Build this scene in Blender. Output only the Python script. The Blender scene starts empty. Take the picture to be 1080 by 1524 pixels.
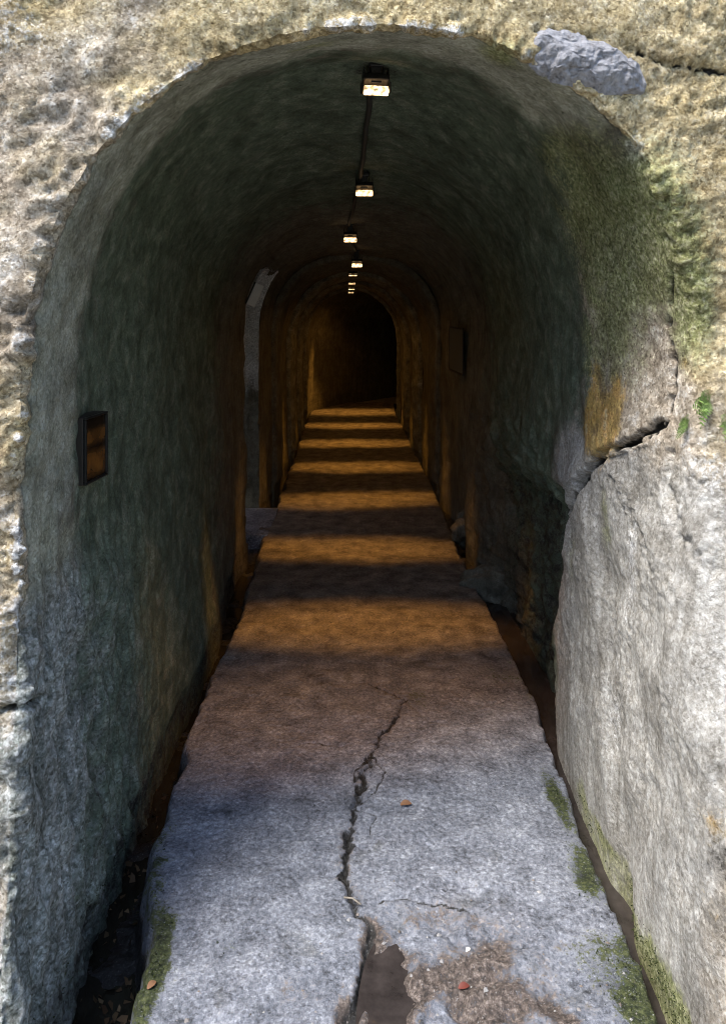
import bpy, bmesh, math, random
import numpy as np
from mathutils import Vector, Matrix

random.seed(7)
RNG = np.random.default_rng(11)
S = bpy.context.scene
C = S.collection
R = math.radians

# ------------------------------------------------------------------ camera
F = 1150.0            # focal length in pixels of the 1080 x 1524 photograph
HC = 1.70             # eye height
CX, CY = 540.0, 450.0 # level view axis (the lens is shifted down)
cd = bpy.data.cameras.new('camera')
cam = bpy.data.objects.new('camera', cd)
C.objects.link(cam)
cam.location = (0, 0, HC)
cam.rotation_euler = (R(90), 0, 0)
cd.sensor_fit = 'VERTICAL'
cd.sensor_height = 36.0
cd.sensor_width = 36.0 * 1080 / 1524
cd.lens = 36.0 * F / 1524.0
cd.shift_y = (CY - 762.0) / 1524.0
cd.clip_start = 0.05
cd.clip_end = 300
S.camera = cam

# ------------------------------------------------------------------ light
SUN_AZ, SUN_EL = R(51), R(59)     # from behind the viewer's left shoulder
sdir = Vector((-math.sin(SUN_AZ) * math.cos(SUN_EL), -math.cos(SUN_AZ) * math.cos(SUN_EL), math.sin(SUN_EL)))
W = bpy.data.worlds.new('World')
S.world = W
W.use_nodes = True
wn = W.node_tree.nodes
wl = W.node_tree.links
sky = wn.new('ShaderNodeTexSky')
sky.sky_type = 'NISHITA'
sky.sun_disc = False
sky.sun_elevation = SUN_EL
sky.sun_rotation = math.atan2(sdir.x, sdir.y)
wl.new(sky.outputs[0], wn['Background'].inputs[0])
wn['Background'].inputs[1].default_value = 0.085
sl = bpy.data.lights.new('sun', 'SUN')
sl.energy = 1.5
sl.angle = R(24)
sl.color = (1.0, 0.95, 0.87)
sun = bpy.data.objects.new('sun', sl)
sun.rotation_euler = sdir.to_track_quat('Z', 'Y').to_euler()
sun.location = (-4, -4, 7)
C.objects.link(sun)

S.view_settings.view_transform = 'Standard'
S.view_settings.look = 'None'
S.view_settings.gamma = 1
S.view_settings.use_curve_mapping = False
S.view_settings.exposure = 2.32
S.render.engine = 'CYCLES'
S.cycles.use_denoising = True
S.cycles.denoising_prefilter = 'ACCURATE'
S.cycles.filter_width = 1.0
S.cycles.max_bounces = 8
S.cycles.diffuse_bounces = 3
S.cycles.glossy_bounces = 3
S.cycles.sample_clamp_indirect = 1.5
S.cycles.adaptive_threshold = 0.01

# ------------------------------------------------------------------ helpers
_perm = RNG.permutation(256)
_perm = np.concatenate([_perm, _perm, _perm])
_g = RNG.normal(size=(256, 3))
_g /= np.linalg.norm(_g, axis=1)[:, None]


def perlin(P):
    P = np.asarray(P, dtype=np.float64)
    i = np.floor(P).astype(np.int64)
    f = P - i
    i &= 255
    u = f * f * f * (f * (f * 6 - 15) + 10)
    out = 0
    for dx in (0, 1):
        wx = u[..., 0] if dx else 1 - u[..., 0]
        for dy in (0, 1):
            wy = u[..., 1] if dy else 1 - u[..., 1]
            for dz in (0, 1):
                wz = u[..., 2] if dz else 1 - u[..., 2]
                h = _perm[_perm[_perm[i[..., 0] + dx] + i[..., 1] + dy] + i[..., 2] + dz]
                g = _g[h]
                d = g[..., 0] * (f[..., 0] - dx) + g[..., 1] * (f[..., 1] - dy) + g[..., 2] * (f[..., 2] - dz)
                out = out + wx * wy * wz * d
    return out * 1.5


def fbm(P, freq, octv=4, gain=0.5, off=0.0):
    out, a, fr = 0, 1.0, freq
    for o in range(octv):
        out = out + a * perlin(P * fr + off + 17.3 * o)
        a *= gain
        fr *= 2.03
    return out


def ridged(P, freq, octv=3, gain=0.5, off=0.0):
    out, a, fr = 0, 1.0, freq
    for o in range(octv):
        out = out + a * (1 - np.abs(perlin(P * fr + off + 9.1 * o)) * 2)
        a *= gain
        fr *= 2.1
    return out


def sstep(a, b, x):
    t = np.clip((x - a) / (b - a), 0, 1)
    return t * t * (3 - 2 * t)


def pt(px, py, Y):
    """A point of the photograph at a known distance."""
    return np.array([(px - CX) / F * Y, Y, HC - (py - CY) / F * Y])


def fl(px, py, z=0.0):
    """A point of the photograph on the floor."""
    Y = F * (HC - z) / (py - CY)
    return np.array([(px - CX) / F * Y, Y, z])


def interp(x, xs, ys):
    return np.interp(x, xs, ys)


def poly_dist(P, L):
    """Distance of points P (n,k) to the polyline L (m,k), and the position along it 0..1."""
    best = np.full(P.shape[0], 1e9)
    par = np.zeros(P.shape[0])
    for k in range(len(L) - 1):
        a, b = np.asarray(L[k], float), np.asarray(L[k + 1], float)
        ab = b - a
        t = np.clip(((P - a) @ ab) / (ab @ ab + 1e-12), 0, 1)
        d = np.linalg.norm(P - (a + t[:, None] * ab), axis=1)
        m = d < best
        best[m] = d[m]
        par[m] = (k + t[m]) / (len(L) - 1)
    return best, par


def grid_faces(nr, nc):
    a = np.arange(nr * nc).reshape(nr, nc)
    return np.stack([a[:-1, :-1].ravel(), a[:-1, 1:].ravel(), a[1:, 1:].ravel(), a[1:, :-1].ravel()], 1)


def mesh_np(name, V, Fc, mat, attrs=None, smooth=True, parent=None):
    V = np.ascontiguousarray(V, dtype=np.float32).reshape(-1, 3)
    Fc = np.ascontiguousarray(Fc, dtype=np.int32)
    k = Fc.shape[1]
    me = bpy.data.meshes.new(name)
    me.vertices.add(len(V))
    me.vertices.foreach_set('co', V.ravel())
    me.loops.add(Fc.size)
    me.loops.foreach_set('vertex_index', Fc.ravel())
    me.polygons.add(len(Fc))
    me.polygons.foreach_set('loop_start', np.arange(0, Fc.size, k, dtype=np.int32))
    me.update(calc_edges=True)
    me.polygons.foreach_set('use_smooth', np.full(len(Fc), smooth))
    for n, v in (attrs or {}).items():
        at = me.attributes.new(n, 'FLOAT', 'POINT')
        at.data.foreach_set('value', np.ascontiguousarray(v, dtype=np.float32).ravel())
    me.validate()
    me.materials.append(mat)
    o = bpy.data.objects.new(name, me)
    C.objects.link(o)
    if parent is not None:
        o.parent = parent
    return o


def obj(name, bm, mat, parent=None, smooth=False):
    me = bpy.data.meshes.new(name)
    bm.normal_update()
    bm.to_mesh(me)
    bm.free()
    me.polygons.foreach_set('use_smooth', [smooth] * len(me.polygons))
    me.materials.append(mat)
    o = bpy.data.objects.new(name, me)
    C.objects.link(o)
    if parent is not None:
        o.parent = parent
    return o


def tag(o, label=None, cat=None, group=None, kind=None):
    for k, v in (('label', label), ('category', cat), ('group', group), ('kind', kind)):
        if v:
            o[k] = v
    return o


def empty(name, loc, rot=(0, 0, 0)):
    o = bpy.data.objects.new(name, None)
    o.empty_display_size = 0.05
    o.location = loc
    o.rotation_euler = rot
    C.objects.link(o)
    return o


def add_box(bm, c, size, bev=0.0, rot=None):
    r = bmesh.ops.create_cube(bm, size=1.0)
    vs = r['verts']
    bmesh.ops.scale(bm, vec=size, verts=vs)
    if bev > 0:
        es = list({e for v in vs for e in v.link_edges})
        b = bmesh.ops.bevel(bm, geom=es, offset=bev, segments=2, affect='EDGES', profile=0.6)
        vs = list({v for f in b['faces'] for v in f.verts} | {v for v in vs if v.is_valid})
    if rot is not None:
        bmesh.ops.rotate(bm, cent=(0, 0, 0), matrix=rot, verts=vs)
    bmesh.ops.translate(bm, vec=c, verts=vs)
    return vs


def add_tube(bm, pts, rad, n=8):
    rings = []
    for k, p in enumerate(pts):
        p = Vector(p)
        a = Vector(pts[max(k - 1, 0)])
        b = Vector(pts[min(k + 1, len(pts) - 1)])
        d = (b - a).normalized()
        u = d.cross(Vector((0, 0, 1)))
        if u.length < 1e-3:
            u = d.cross(Vector((1, 0, 0)))
        u.normalize()
        v = d.cross(u)
        rr = rad[k] if hasattr(rad, '__len__') else rad
        rings.append([bm.verts.new(p + u * math.cos(2 * math.pi * j / n) * rr + v * math.sin(2 * math.pi * j / n) * rr) for j in range(n)])
    for a, b in zip(rings[:-1], rings[1:]):
        for j in range(n):
            bm.faces.new((a[j], a[(j + 1) % n], b[(j + 1) % n], b[j]))
    bm.faces.new(rings[0][::-1])
    bm.faces.new(rings[-1])


# ------------------------------------------------------------------ materials
class NT:
    """A little wrapper to write node trees."""

    def __init__(self, name):
        self.m = bpy.data.materials.new(name)
        self.m.use_nodes = True
        self.t = self.m.node_tree
        self.n = self.t.nodes
        self.b = self.n['Principled BSDF']
        tc = self.n.new('ShaderNodeTexCoord')
        self.P = tc.outputs['Object']

    def link(self, a, b):
        self.t.links.new(a, b)

    def put(self, sock, v):
        if isinstance(v, bpy.types.NodeSocket):
            self.link(v, sock)
        else:
            sock.default_value = v

    def map(self, scale, rot=(0, 0, 0), loc=(0, 0, 0)):
        n = self.n.new('ShaderNodeMapping')
        n.inputs['Scale'].default_value = scale
        n.inputs['Rotation'].default_value = rot
        n.inputs['Location'].default_value = loc
        self.link(self.P, n.inputs[0])
        return n.outputs[0]

    def noise(self, scale, detail=4, rough=0.55, vec=None, dist=0.0):
        n = self.n.new('ShaderNodeTexNoise')
        n.inputs['Scale'].default_value = scale
        n.inputs['Detail'].default_value = detail
        n.inputs['Roughness'].default_value = rough
        n.inputs['Distortion'].default_value = dist
        self.link(vec if vec is not None else self.P, n.inputs['Vector'])
        return n.outputs[0]

    def voro(self, scale, feature='F1', vec=None, rnd=1.0):
        n = self.n.new('ShaderNodeTexVoronoi')
        n.feature = feature
        n.inputs['Scale'].default_value = scale
        n.inputs['Randomness'].default_value = rnd
        self.link(vec if vec is not None else self.P, n.inputs['Vector'])
        return n

    def math(self, op, a, b=0.0, c=0.0, clamp=False):
        n = self.n.new('ShaderNodeMath')
        n.operation = op
        n.use_clamp = clamp
        for s, v in zip(n.inputs, (a, b, c)):
            self.put(s, v)
        return n.outputs[0]

    def ss(self, v, a, b):
        n = self.n.new('ShaderNodeMapRange')
        n.interpolation_type = 'SMOOTHSTEP'
        self.put(n.inputs['Value'], v)
        n.inputs['From Min'].default_value = a
        n.inputs['From Max'].default_value = b
        return n.outputs[0]

    def lerp(self, v, a, b, c, d):
        n = self.n.new('ShaderNodeMapRange')
        self.put(n.inputs['Value'], v)
        for k, x in zip(('From Min', 'From Max', 'To Min', 'To Max'), (a, b, c, d)):
            n.inputs[k].default_value = x
        return n.outputs[0]

    def ramp(self, v, stops):
        n = self.n.new('ShaderNodeValToRGB')
        e = n.color_ramp.elements
        while len(e) < len(stops):
            e.new(0.5)
        for el, (p, c) in zip(e, stops):
            el.position = p
            el.color = (*c, 1) if len(c) == 3 else c
        self.put(n.inputs[0], v)
        return n.outputs[0]

    def mix(self, f, a, b, mode='MIX'):
        n = self.n.new('ShaderNodeMix')
        n.data_type = 'RGBA'
        n.blend_type = mode
        self.put(n.inputs[0], f)
        for s, v in ((n.inputs[6], a), (n.inputs[7], b)):
            if isinstance(v, tuple):
                v = (*v, 1)
            self.put(s, v)
        return n.outputs[2]

    def attr(self, name):
        n = self.n.new('ShaderNodeAttribute')
        n.attribute_name = name
        return n.outputs['Fac']

    def mask(self, attr, noise, k=1.0, a=0.35, b=0.65):
        """attribute edge broken up by a noise around 0.5"""
        x = self.math('MULTIPLY_ADD', self.math('SUBTRACT', noise, 0.5), k, attr)
        return self.ss(x, a, b)

    def con(self, v, k):
        return self.math('MULTIPLY_ADD', self.math('SUBTRACT', v, 0.5), k, 0.5, clamp=True)

    def bump(self, h, strength, dist, nrm=None):
        n = self.n.new('ShaderNodeBump')
        n.inputs['Strength'].default_value = strength
        n.inputs['Distance'].default_value = dist
        self.link(h, n.inputs['Height'])
        if nrm is not None:
            self.link(nrm, n.inputs['Normal'])
        return n.outputs[0]

    def out(self, col=None, rough=None, nrm=None, **kw):
        if col is not None:
            self.put(self.b.inputs['Base Color'], (*col, 1) if isinstance(col, tuple) else col)
        if rough is not None:
            self.put(self.b.inputs['Roughness'], rough)
        if nrm is not None:
            self.link(nrm, self.b.inputs['Normal'])
        for k, v in kw.items():
            self.put(self.b.inputs[k], v)
        return self.m


def simple(name, col, rough=0.6, metal=0.0, var=0.15, scale=40, bump=0.0):
    t = NT(name)
    n = t.noise(scale, 4)
    c = t.mix(n, tuple(x * (1 - var) for x in col), tuple(min(1, x * (1 + var)) for x in col))
    nr = t.bump(n, bump, 0.002) if bump else None
    return t.out(c, rough, nr, Metallic=metal)


def rock_material():
    t = NT('weathered_tuff')
    nA = t.noise(3.2, 6, 0.6)
    nB = t.noise(14, 7, 0.65)
    nC = t.noise(70, 8, 0.78)
    nD = t.noise(240, 3, 0.6)
    nE = t.noise(7.5, 8, 0.7, dist=0.6)
    streak = t.noise(1.0, 6, 0.65, vec=t.map((26, 26, 2.2)))
    kB, kC, kS, kE = t.con(nB, 1.6), t.con(nC, 2.3), t.con(streak, 1.5), t.con(nE, 1.6)
    # exposed face: pink-grey to pale grain
    base = t.ramp(t.math('ADD', t.math('MULTIPLY', kB, 0.6), t.math('MULTIPLY', kC, 0.4)),
                  [(0.24, (0.12, 0.095, 0.07)), (0.40, (0.34, 0.285, 0.22)), (0.56, (0.50, 0.44, 0.36)), (0.72, (0.68, 0.655, 0.62))])
    och = t.ramp(t.math('ADD', t.math('MULTIPLY', kE, 0.5), t.math('MULTIPLY', kC, 0.5)),
                  [(0.18, (0.15, 0.105, 0.05)), (0.36, (0.40, 0.31, 0.155)), (0.54, (0.60, 0.50, 0.30)), (0.74, (0.76, 0.69, 0.52))])
    c = t.mix(t.mask(t.attr('ochre'), nA, 1.5, 0.3, 0.75), base, och)
    # plastered lining
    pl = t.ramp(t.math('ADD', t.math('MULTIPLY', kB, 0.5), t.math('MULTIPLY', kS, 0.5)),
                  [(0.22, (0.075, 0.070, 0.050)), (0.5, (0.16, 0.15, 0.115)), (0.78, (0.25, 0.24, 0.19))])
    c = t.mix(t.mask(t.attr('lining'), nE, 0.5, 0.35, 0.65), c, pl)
    co = t.ramp(t.math('ADD', t.math('MULTIPLY', kB, 0.6), t.math('MULTIPLY', kC, 0.4)),
                [(0.22, (0.15, 0.155, 0.11)), (0.45, (0.33, 0.335, 0.26)), (0.7, (0.50, 0.50, 0.42))])
    c = t.mix(t.mask(t.attr('coat'), nE, 0.7, 0.35, 0.65), c, co)
    # pale water-run rock of the right jamb
    pa = t.ramp(t.math('ADD', t.math('MULTIPLY', kS, 0.55), t.math('MULTIPLY', kC, 0.45)),
                  [(0.22, (0.18, 0.17, 0.15)), (0.42, (0.33, 0.315, 0.285)), (0.58, (0.44, 0.43, 0.405)), (0.76, (0.58, 0.575, 0.55))])
    c = t.mix(t.mask(t.attr('pale'), nE, 0.7, 0.3, 0.7), c, pa)
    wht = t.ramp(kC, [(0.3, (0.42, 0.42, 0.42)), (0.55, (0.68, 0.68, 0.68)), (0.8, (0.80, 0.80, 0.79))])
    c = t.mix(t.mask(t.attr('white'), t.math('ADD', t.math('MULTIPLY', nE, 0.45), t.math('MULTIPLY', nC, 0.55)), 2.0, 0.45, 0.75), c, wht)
    # grey rough foot of the left jamb
    ro = t.ramp(t.math('ADD', t.math('MULTIPLY', kS, 0.4), t.math('MULTIPLY', kC, 0.6)),
                  [(0.24, (0.06, 0.07, 0.058)), (0.44, (0.21, 0.23, 0.21)), (0.6, (0.38, 0.40, 0.39)), (0.76, (0.58, 0.59, 0.59))])
    c = t.mix(t.mask(t.attr('grey'), nE, 0.8, 0.3, 0.7), c, ro)
    # green algae film, then moss
    al = t.ramp(kB, [(0.2, (0.055, 0.085, 0.052)), (0.55, (0.135, 0.175, 0.122)), (0.8, (0.24, 0.265, 0.20))])
    c = t.mix(t.math('MULTIPLY', t.mask(t.attr('algae'), nE, 1.4, 0.3, 0.8), 0.85), c, al)
    ms = t.ramp(kC, [(0.22, (0.08, 0.095, 0.025)), (0.5, (0.255, 0.275, 0.105)), (0.74, (0.46, 0.45, 0.27))])
    c = t.mix(t.math('MULTIPLY', t.mask(t.attr('moss'), t.math('ADD', t.math('MULTIPLY', nE, 0.5), t.math('MULTIPLY', nC, 0.5)), 1.9, 0.3, 0.8), 0.9), c, ms)
    st = t.ramp(kB, [(0.25, (0.26, 0.17, 0.06)), (0.45, (0.46, 0.32, 0.09)), (0.6, (0.55, 0.33, 0.09)), (0.8, (0.52, 0.44, 0.24))])
    c = t.mix(t.math('MULTIPLY', t.mask(t.attr('stain'), t.math('ADD', t.math('MULTIPLY', nE, 0.5), t.math('MULTIPLY', nC, 0.5)), 2.6, 0.38, 0.85), 0.85), c, st)
    dk = t.mask(t.attr('dirt_dark'), t.math('ADD', t.math('MULTIPLY', nB, 0.5), t.math('MULTIPLY', nC, 0.5)), 1.6, 0.4, 0.7)
    c = t.mix(dk, c, (0.035, 0.03, 0.024))
    # grains and pores
    cell = t.voro(150)
    sepc = t.n.new('ShaderNodeSeparateColor')
    t.link(cell.outputs['Color'], sepc.inputs[0])
    g1 = t.ramp(sepc.outputs[0], [(0.0, (0.48, 0.45, 0.41)), (0.3, (0.88, 0.87, 0.86)), (0.75, (1.05, 1.05, 1.05)), (1.0, (1.42, 1.42, 1.43))])
    c = t.mix(t.math('MULTIPLY', t.lerp(t.attr('lining'), 0.0, 1.0, 0.95, 0.55), t.lerp(t.attr('pale'), 0, 1, 1.0, 0.55)), c, t.mix(1.0, c, g1, 'MULTIPLY'))
    big = t.noise(5.0, 4, 0.6)
    c = t.mix(0.8, c, t.mix(1.0, c, t.ramp(big, [(0.32, (0.62, 0.60, 0.57)), (0.5, (1.0, 1.0, 1.0)), (0.68, (1.25, 1.24, 1.22))]), 'MULTIPLY'))
    c = t.mix(t.ss(nD, 0.58, 0.75), c, t.mix(1.0, c, (0.45, 0.42, 0.38), 'MULTIPLY'))
    vr = t.voro(46)
    pore = t.math('MULTIPLY', t.ss(vr.outputs['Distance'], 0.22, 0.05), t.ss(nB, 0.55, 0.66))
    c = t.mix(t.math('MULTIPLY', pore, 0.75), c, (0.07, 0.055, 0.04))
    wv = t.n.new('ShaderNodeVectorMath')
    wv.operation = 'ADD'
    nv = t.n.new('ShaderNodeTexNoise')
    nv.inputs['Scale'].default_value = 22
    nv.inputs['Detail'].default_value = 4
    t.link(t.P, nv.inputs['Vector'])
    sc_ = t.n.new('ShaderNodeVectorMath')
    sc_.operation = 'SCALE'
    sc_.inputs['Scale'].default_value = 0.06
    t.link(nv.outputs['Color'], sc_.inputs[0])
    t.link(t.P, wv.inputs[0])
    t.link(sc_.outputs[0], wv.inputs[1])
    ch1 = t.voro(30, vec=wv.outputs[0])
    ch2 = t.voro(80, vec=wv.outputs[0])
    s1 = t.n.new('ShaderNodeSeparateColor')
    t.link(ch1.outputs['Color'], s1.inputs[0])
    s2 = t.n.new('ShaderNodeSeparateColor')
    t.link(ch2.outputs['Color'], s2.inputs[0])
    chips = t.math('ADD', t.math('MULTIPLY', s1.outputs[0], 0.6), t.math('MULTIPLY', s2.outputs[0], 0.4))
    chips = t.math('SUBTRACT', chips, t.math('MULTIPLY', ch1.outputs['Distance'], 0.7))
    c = t.mix(t.math('MULTIPLY', t.lerp(t.attr('lining'), 0, 1, 0.55, 0.2), t.lerp(t.attr('pale'), 0, 1, 1.0, 0.4)), c, t.mix(1.0, c, t.ramp(chips, [(0.0, (0.50, 0.48, 0.45)), (0.3, (0.95, 0.95, 0.95)), (0.7, (1.22, 1.22, 1.22))]), 'MULTIPLY'))
    h = t.math('ADD', t.math('MULTIPLY', nC, 1.0), t.math('MULTIPLY', nD, 0.25))
    h = t.math('ADD', h, t.math('MULTIPLY', chips, t.lerp(t.attr('lining'), 0, 1, 0.9, 0.12)))
    h = t.math('SUBTRACT', h, t.math('MULTIPLY', pore, 0.5))
    nr = t.bump(h, 0.8, 0.010)
    nr = t.bump(nB, 0.5, 0.022, nr)
    bs = nr.node.inputs['Strength']
    t.link(t.lerp(t.attr('lining'), 0, 1, 0.5, 0.18), bs)
    rg = t.lerp(nB, 0.3, 0.7, 0.72, 0.95)
    return t.out(c, rg, nr, **{'Specular IOR Level': 0.25})


def floor_material():
    t = NT('worn_path_stone')
    nA = t.noise(2.6, 6, 0.6)
    nB = t.noise(9, 5, 0.6)
    nC = t.noise(75, 8, 0.78)
    nD = t.noise(240, 3, 0.6)
    kB, kC = t.con(nB, 1.7), t.con(nC, 2.0)
    g = t.ramp(t.math('ADD', t.math('MULTIPLY', kB, 0.35), t.math('MULTIPLY', kC, 0.65)),
               [(0.26, (0.045, 0.048, 0.055)), (0.41, (0.132, 0.142, 0.170)), (0.56, (0.225, 0.238, 0.275)), (0.72, (0.41, 0.43, 0.47))])
    c = t.mix(t.math('MULTIPLY', t.ss(nA, 0.45, 0.75), 0.45), g, t.mix(1.0, g, (0.85, 0.80, 0.78), 'MULTIPLY'))
    # inside: warmer, with the tunnel's dimness put into a darker tone
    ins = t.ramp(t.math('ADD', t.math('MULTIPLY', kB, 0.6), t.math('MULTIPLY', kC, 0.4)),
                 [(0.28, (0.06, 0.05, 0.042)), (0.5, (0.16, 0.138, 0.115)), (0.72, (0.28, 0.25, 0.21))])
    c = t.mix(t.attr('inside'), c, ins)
    mud = t.ramp(kC, [(0.3, (0.035, 0.028, 0.024)), (0.55, (0.11, 0.085, 0.072)), (0.75, (0.24, 0.20, 0.175))])
    c = t.mix(t.mask(t.attr('mud'), t.math('ADD', t.math('MULTIPLY', nB, 0.45), t.math('MULTIPLY', nC, 0.55)), 3.0, 0.36, 0.66), c, mud)
    ms = t.ramp(kC, [(0.3, (0.010, 0.014, 0.006)), (0.5, (0.035, 0.045, 0.015)), (0.7, (0.085, 0.095, 0.038))])
    c = t.mix(t.mask(t.attr('moss'), t.math('ADD', t.math('MULTIPLY', nB, 0.4), t.math('MULTIPLY', nC, 0.6)), 3.6, 0.45, 0.72), c, ms)
    c = t.mix(t.mask(t.attr('wet'), t.math('ADD', t.math('MULTIPLY', nB, 0.5), t.math('MULTIPLY', nC, 0.5)), 2.4, 0.40, 0.62), c, (0.02, 0.019, 0.018))
    c = t.mix(t.ss(nD, 0.58, 0.74), c, t.mix(1.0, c, (0.42, 0.42, 0.42), 'MULTIPLY'))
    c = t.mix(t.math('MULTIPLY', t.ss(nD, 0.40, 0.28), 0.5), c, (0.48, 0.48, 0.49))
    cell = t.voro(140)
    sepc = t.n.new('ShaderNodeSeparateColor')
    t.link(cell.outputs['Color'], sepc.inputs[0])
    g1 = t.ramp(sepc.outputs[0], [(0.0, (0.55, 0.53, 0.52)), (0.2, (0.93, 0.93, 0.93)), (0.85, (1.0, 1.0, 1.0)), (1.0, (1.45, 1.45, 1.45))])
    c = t.mix(t.lerp(nA, 0.35, 0.6, 0.45, 0.95), c, t.mix(1.0, c, g1, 'MULTIPLY'))
    blot = t.ss(t.noise(6.5, 5, 0.6, dist=1.0), 0.56, 0.72)
    c = t.mix(t.math('MULTIPLY', blot, 0.7), c, t.mix(1.0, c, (0.38, 0.37, 0.33), 'MULTIPLY'))
    ch = t.voro(55)
    s1 = t.n.new('ShaderNodeSeparateColor')
    t.link(ch.outputs['Color'], s1.inputs[0])
    h = t.math('ADD', nC, t.math('MULTIPLY', nD, 0.25))
    h = t.math('ADD', h, t.math('MULTIPLY', t.math('SUBTRACT', s1.outputs[1], ch.outputs['Distance']), 0.5))
    nr = t.bump(h, 0.8, 0.008)
    nr = t.bump(nB, 0.35, 0.012, nr)
    rg = t.mix(t.attr('wet'), (0.75, 0.75, 0.75), (0.3, 0.3, 0.3))
    return t.out(c, rg, nr, **{'Specular IOR Level': 0.35})


M_ROCK = rock_material()
M_FLOOR = floor_material()
M_BLACK = simple('black_metal', (0.014, 0.013, 0.012), 0.45, 0.3, 0.3, 60, 0.2)
M_CABLE = simple('dusty_cable', (0.035, 0.032, 0.026), 0.7, 0, 0.3, 60)


def lens_material():
    t = NT('lit_lamp_glass')
    n = t.noise(55, 3)
    t.out((0.8, 0.75, 0.65), 0.3)
    t.b.inputs['Emission Color'].default_value = (1.0, 0.62, 0.28, 1)
    t.put(t.b.inputs['Emission Strength'], t.lerp(n, 0.38, 0.62, 0.10, 1.1))
    return t.m


M_LENS = lens_material()

# ------------------------------------------------------------------ tunnel shape
#            Y     xlS    xrS    xlF    xrF    zs    zc
SEC = np.array([
    [1.40, -0.81, 0.92, -0.75, 0.745, 1.50, 2.38],
    [2.00, -0.83, 0.92, -0.77, 0.750, 1.52, 2.42],
    [2.65, -0.86, 0.79, -0.79, 0.755, 1.50, 2.52],
    [3.10, -0.86, 0.77, -0.79, 0.770, 1.48, 2.47],
    [3.98, -0.86, 0.77, -0.79, 0.770, 1.45, 2.36],
    [5.31, -0.86, 0.765, -0.85, 0.750, 1.42, 2.24],
    [5.60, -0.865, 0.76, -0.865, 0.745, 1.42, 2.22],
    [6.50, -0.87, 0.74, -0.865, 0.730, 1.38, 2.16],
    [7.20, -0.87, 0.740, -0.86, 0.730, 1.34, 2.15],
    [7.30, -0.81, 0.665, -0.80, 0.660, 1.30, 2.03],
    [8.50, -0.87, 0.680, -0.86, 0.675, 1.22, 2.06],
    [8.60, -0.81, 0.610, -0.80, 0.605, 1.18, 1.99],
    [9.90, -0.88, 0.630, -0.87, 0.625, 1.16, 2.00],
    [10.0, -0.83, 0.570, -0.82, 0.565, 1.10, 1.94],
    [11.2, -0.90, 0.570, -0.89, 0.565, 1.10, 1.94],
    [12.2, -0.80, 0.66, -0.79, 0.650, 1.20, 1.92],
    [13.4, -0.10, 1.30, -0.10, 1.290, 1.18, 1.90],
    [15.0, 1.30, 2.60, 1.30, 2.600, 1.15, 1.88],
])
ZB = -0.34
HOLE_Y0, HOLE_Y1, HOLE_Z = 5.60, 6.50, 1.93


def sec(Y, k):
    return np.interp(Y, SEC[:, 0], SEC[:, k])


def ring(Y):
    """slight rings left by the digging, deeper inside only"""
    w = sstep(4.5, 7.0, Y)
    t = (Y - 0.35) / 1.33
    saw = np.abs((t - np.floor(t)) * 2 - 1)
    return w * (0.035 * sstep(0.35, 0.75, saw) + 0.010 * np.sin(Y * 2 * np.pi / 0.41))


def wall_left(Y, z):
    zs = sec(Y, 5)
    t = np.clip(z / zs, 0, 1)
    x = sec(Y, 3) + (sec(Y, 1) - sec(Y, 3)) * np.sin(t * np.pi / 2)
    return x + ring(Y)


def wall_right(Y, z):
    zs = sec(Y, 5)
    t = np.clip(z / zs, 0, 1)
    x = sec(Y, 4) + (sec(Y, 2) - sec(Y, 4)) * t ** 1.6
    return x - ring(Y)


A_WALL = 0.31   # share of the profile taken by each wall


def profile(s, Y):
    """point of the lining at profile parameter s (0 left foot .. 1 right foot) in the plane Y"""
    zs, zc = sec(Y, 5), sec(Y, 6)
    xl, xr = wall_left(Y, zs), wall_right(Y, zs)
    xc = 0.5 * (xl + xr)
    th = np.pi * (1 - (s - A_WALL) / (1 - 2 * A_WALL))
    e = 2.0 / interp(Y, [2.0, 4.0, 5.6, 6.6, 7.4, 9.0], [2.12, 2.2, 2.55, 2.55, 2.2, 2.05])
    ct, sn = np.cos(th), np.sin(np.clip(th, 0, np.pi))
    xa = xc + 0.5 * (xr - xl) * np.sign(ct) * np.abs(ct) ** e
    za = zs + (zc - zs - 0.6 * ring(Y)) * np.abs(sn) ** e
    zl = ZB + (zs - ZB) * np.clip(s / A_WALL, 0, 1)
    zr = ZB + (zs - ZB) * np.clip((1 - s) / A_WALL, 0, 1)
    L, Rr = s < A_WALL, s > 1 - A_WALL
    x = np.where(L, wall_left(Y, zl), np.where(Rr, wall_right(Y, zr), xa))
    z = np.where(L, zl, np.where(Rr, zr, za))
    return x, z


NS = 1180
s = np.linspace(0, 1, NS)
# distance of the rim of the mouth along the profile
zz = np.where(s < A_WALL, ZB + (1.5 - ZB) * s / A_WALL, np.where(s > 1 - A_WALL, ZB + (1.5 - ZB) * (1 - s) / A_WALL, 9))
Yrim = np.interp(s, [0, 0.06, 0.12, 0.20, 0.31, 0.5, 0.62, 0.69, 0.76, 0.84, 0.92, 1.0],
                 [1.52, 1.62, 1.76, 1.84, 1.87, 2.0, 2.05, 2.10, 1.96, 1.74, 1.58, 1.50])
Yrim = np.convolve(np.pad(Yrim, 25, mode='edge'), np.ones(51) / 51, 'valid')

# rows of the face (outwards from the rim) and of the tunnel (inwards)
DR = 0.0057
rf = np.concatenate([np.arange(0.0, 0.62, DR), 0.62 + np.cumsum(DR * 1.14 ** np.arange(1, 26))])
rf = rf / rf[-1]
NF = len(rf)
dt = np.concatenate([np.full(250, DR), DR * 1.0185 ** np.arange(1, 208)])
tt = np.concatenate([[0], np.cumsum(dt)])
tt = tt[tt < 12.8]
NTN = len(tt)

RIMX, RIMZ = profile(s, Yrim)
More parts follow.
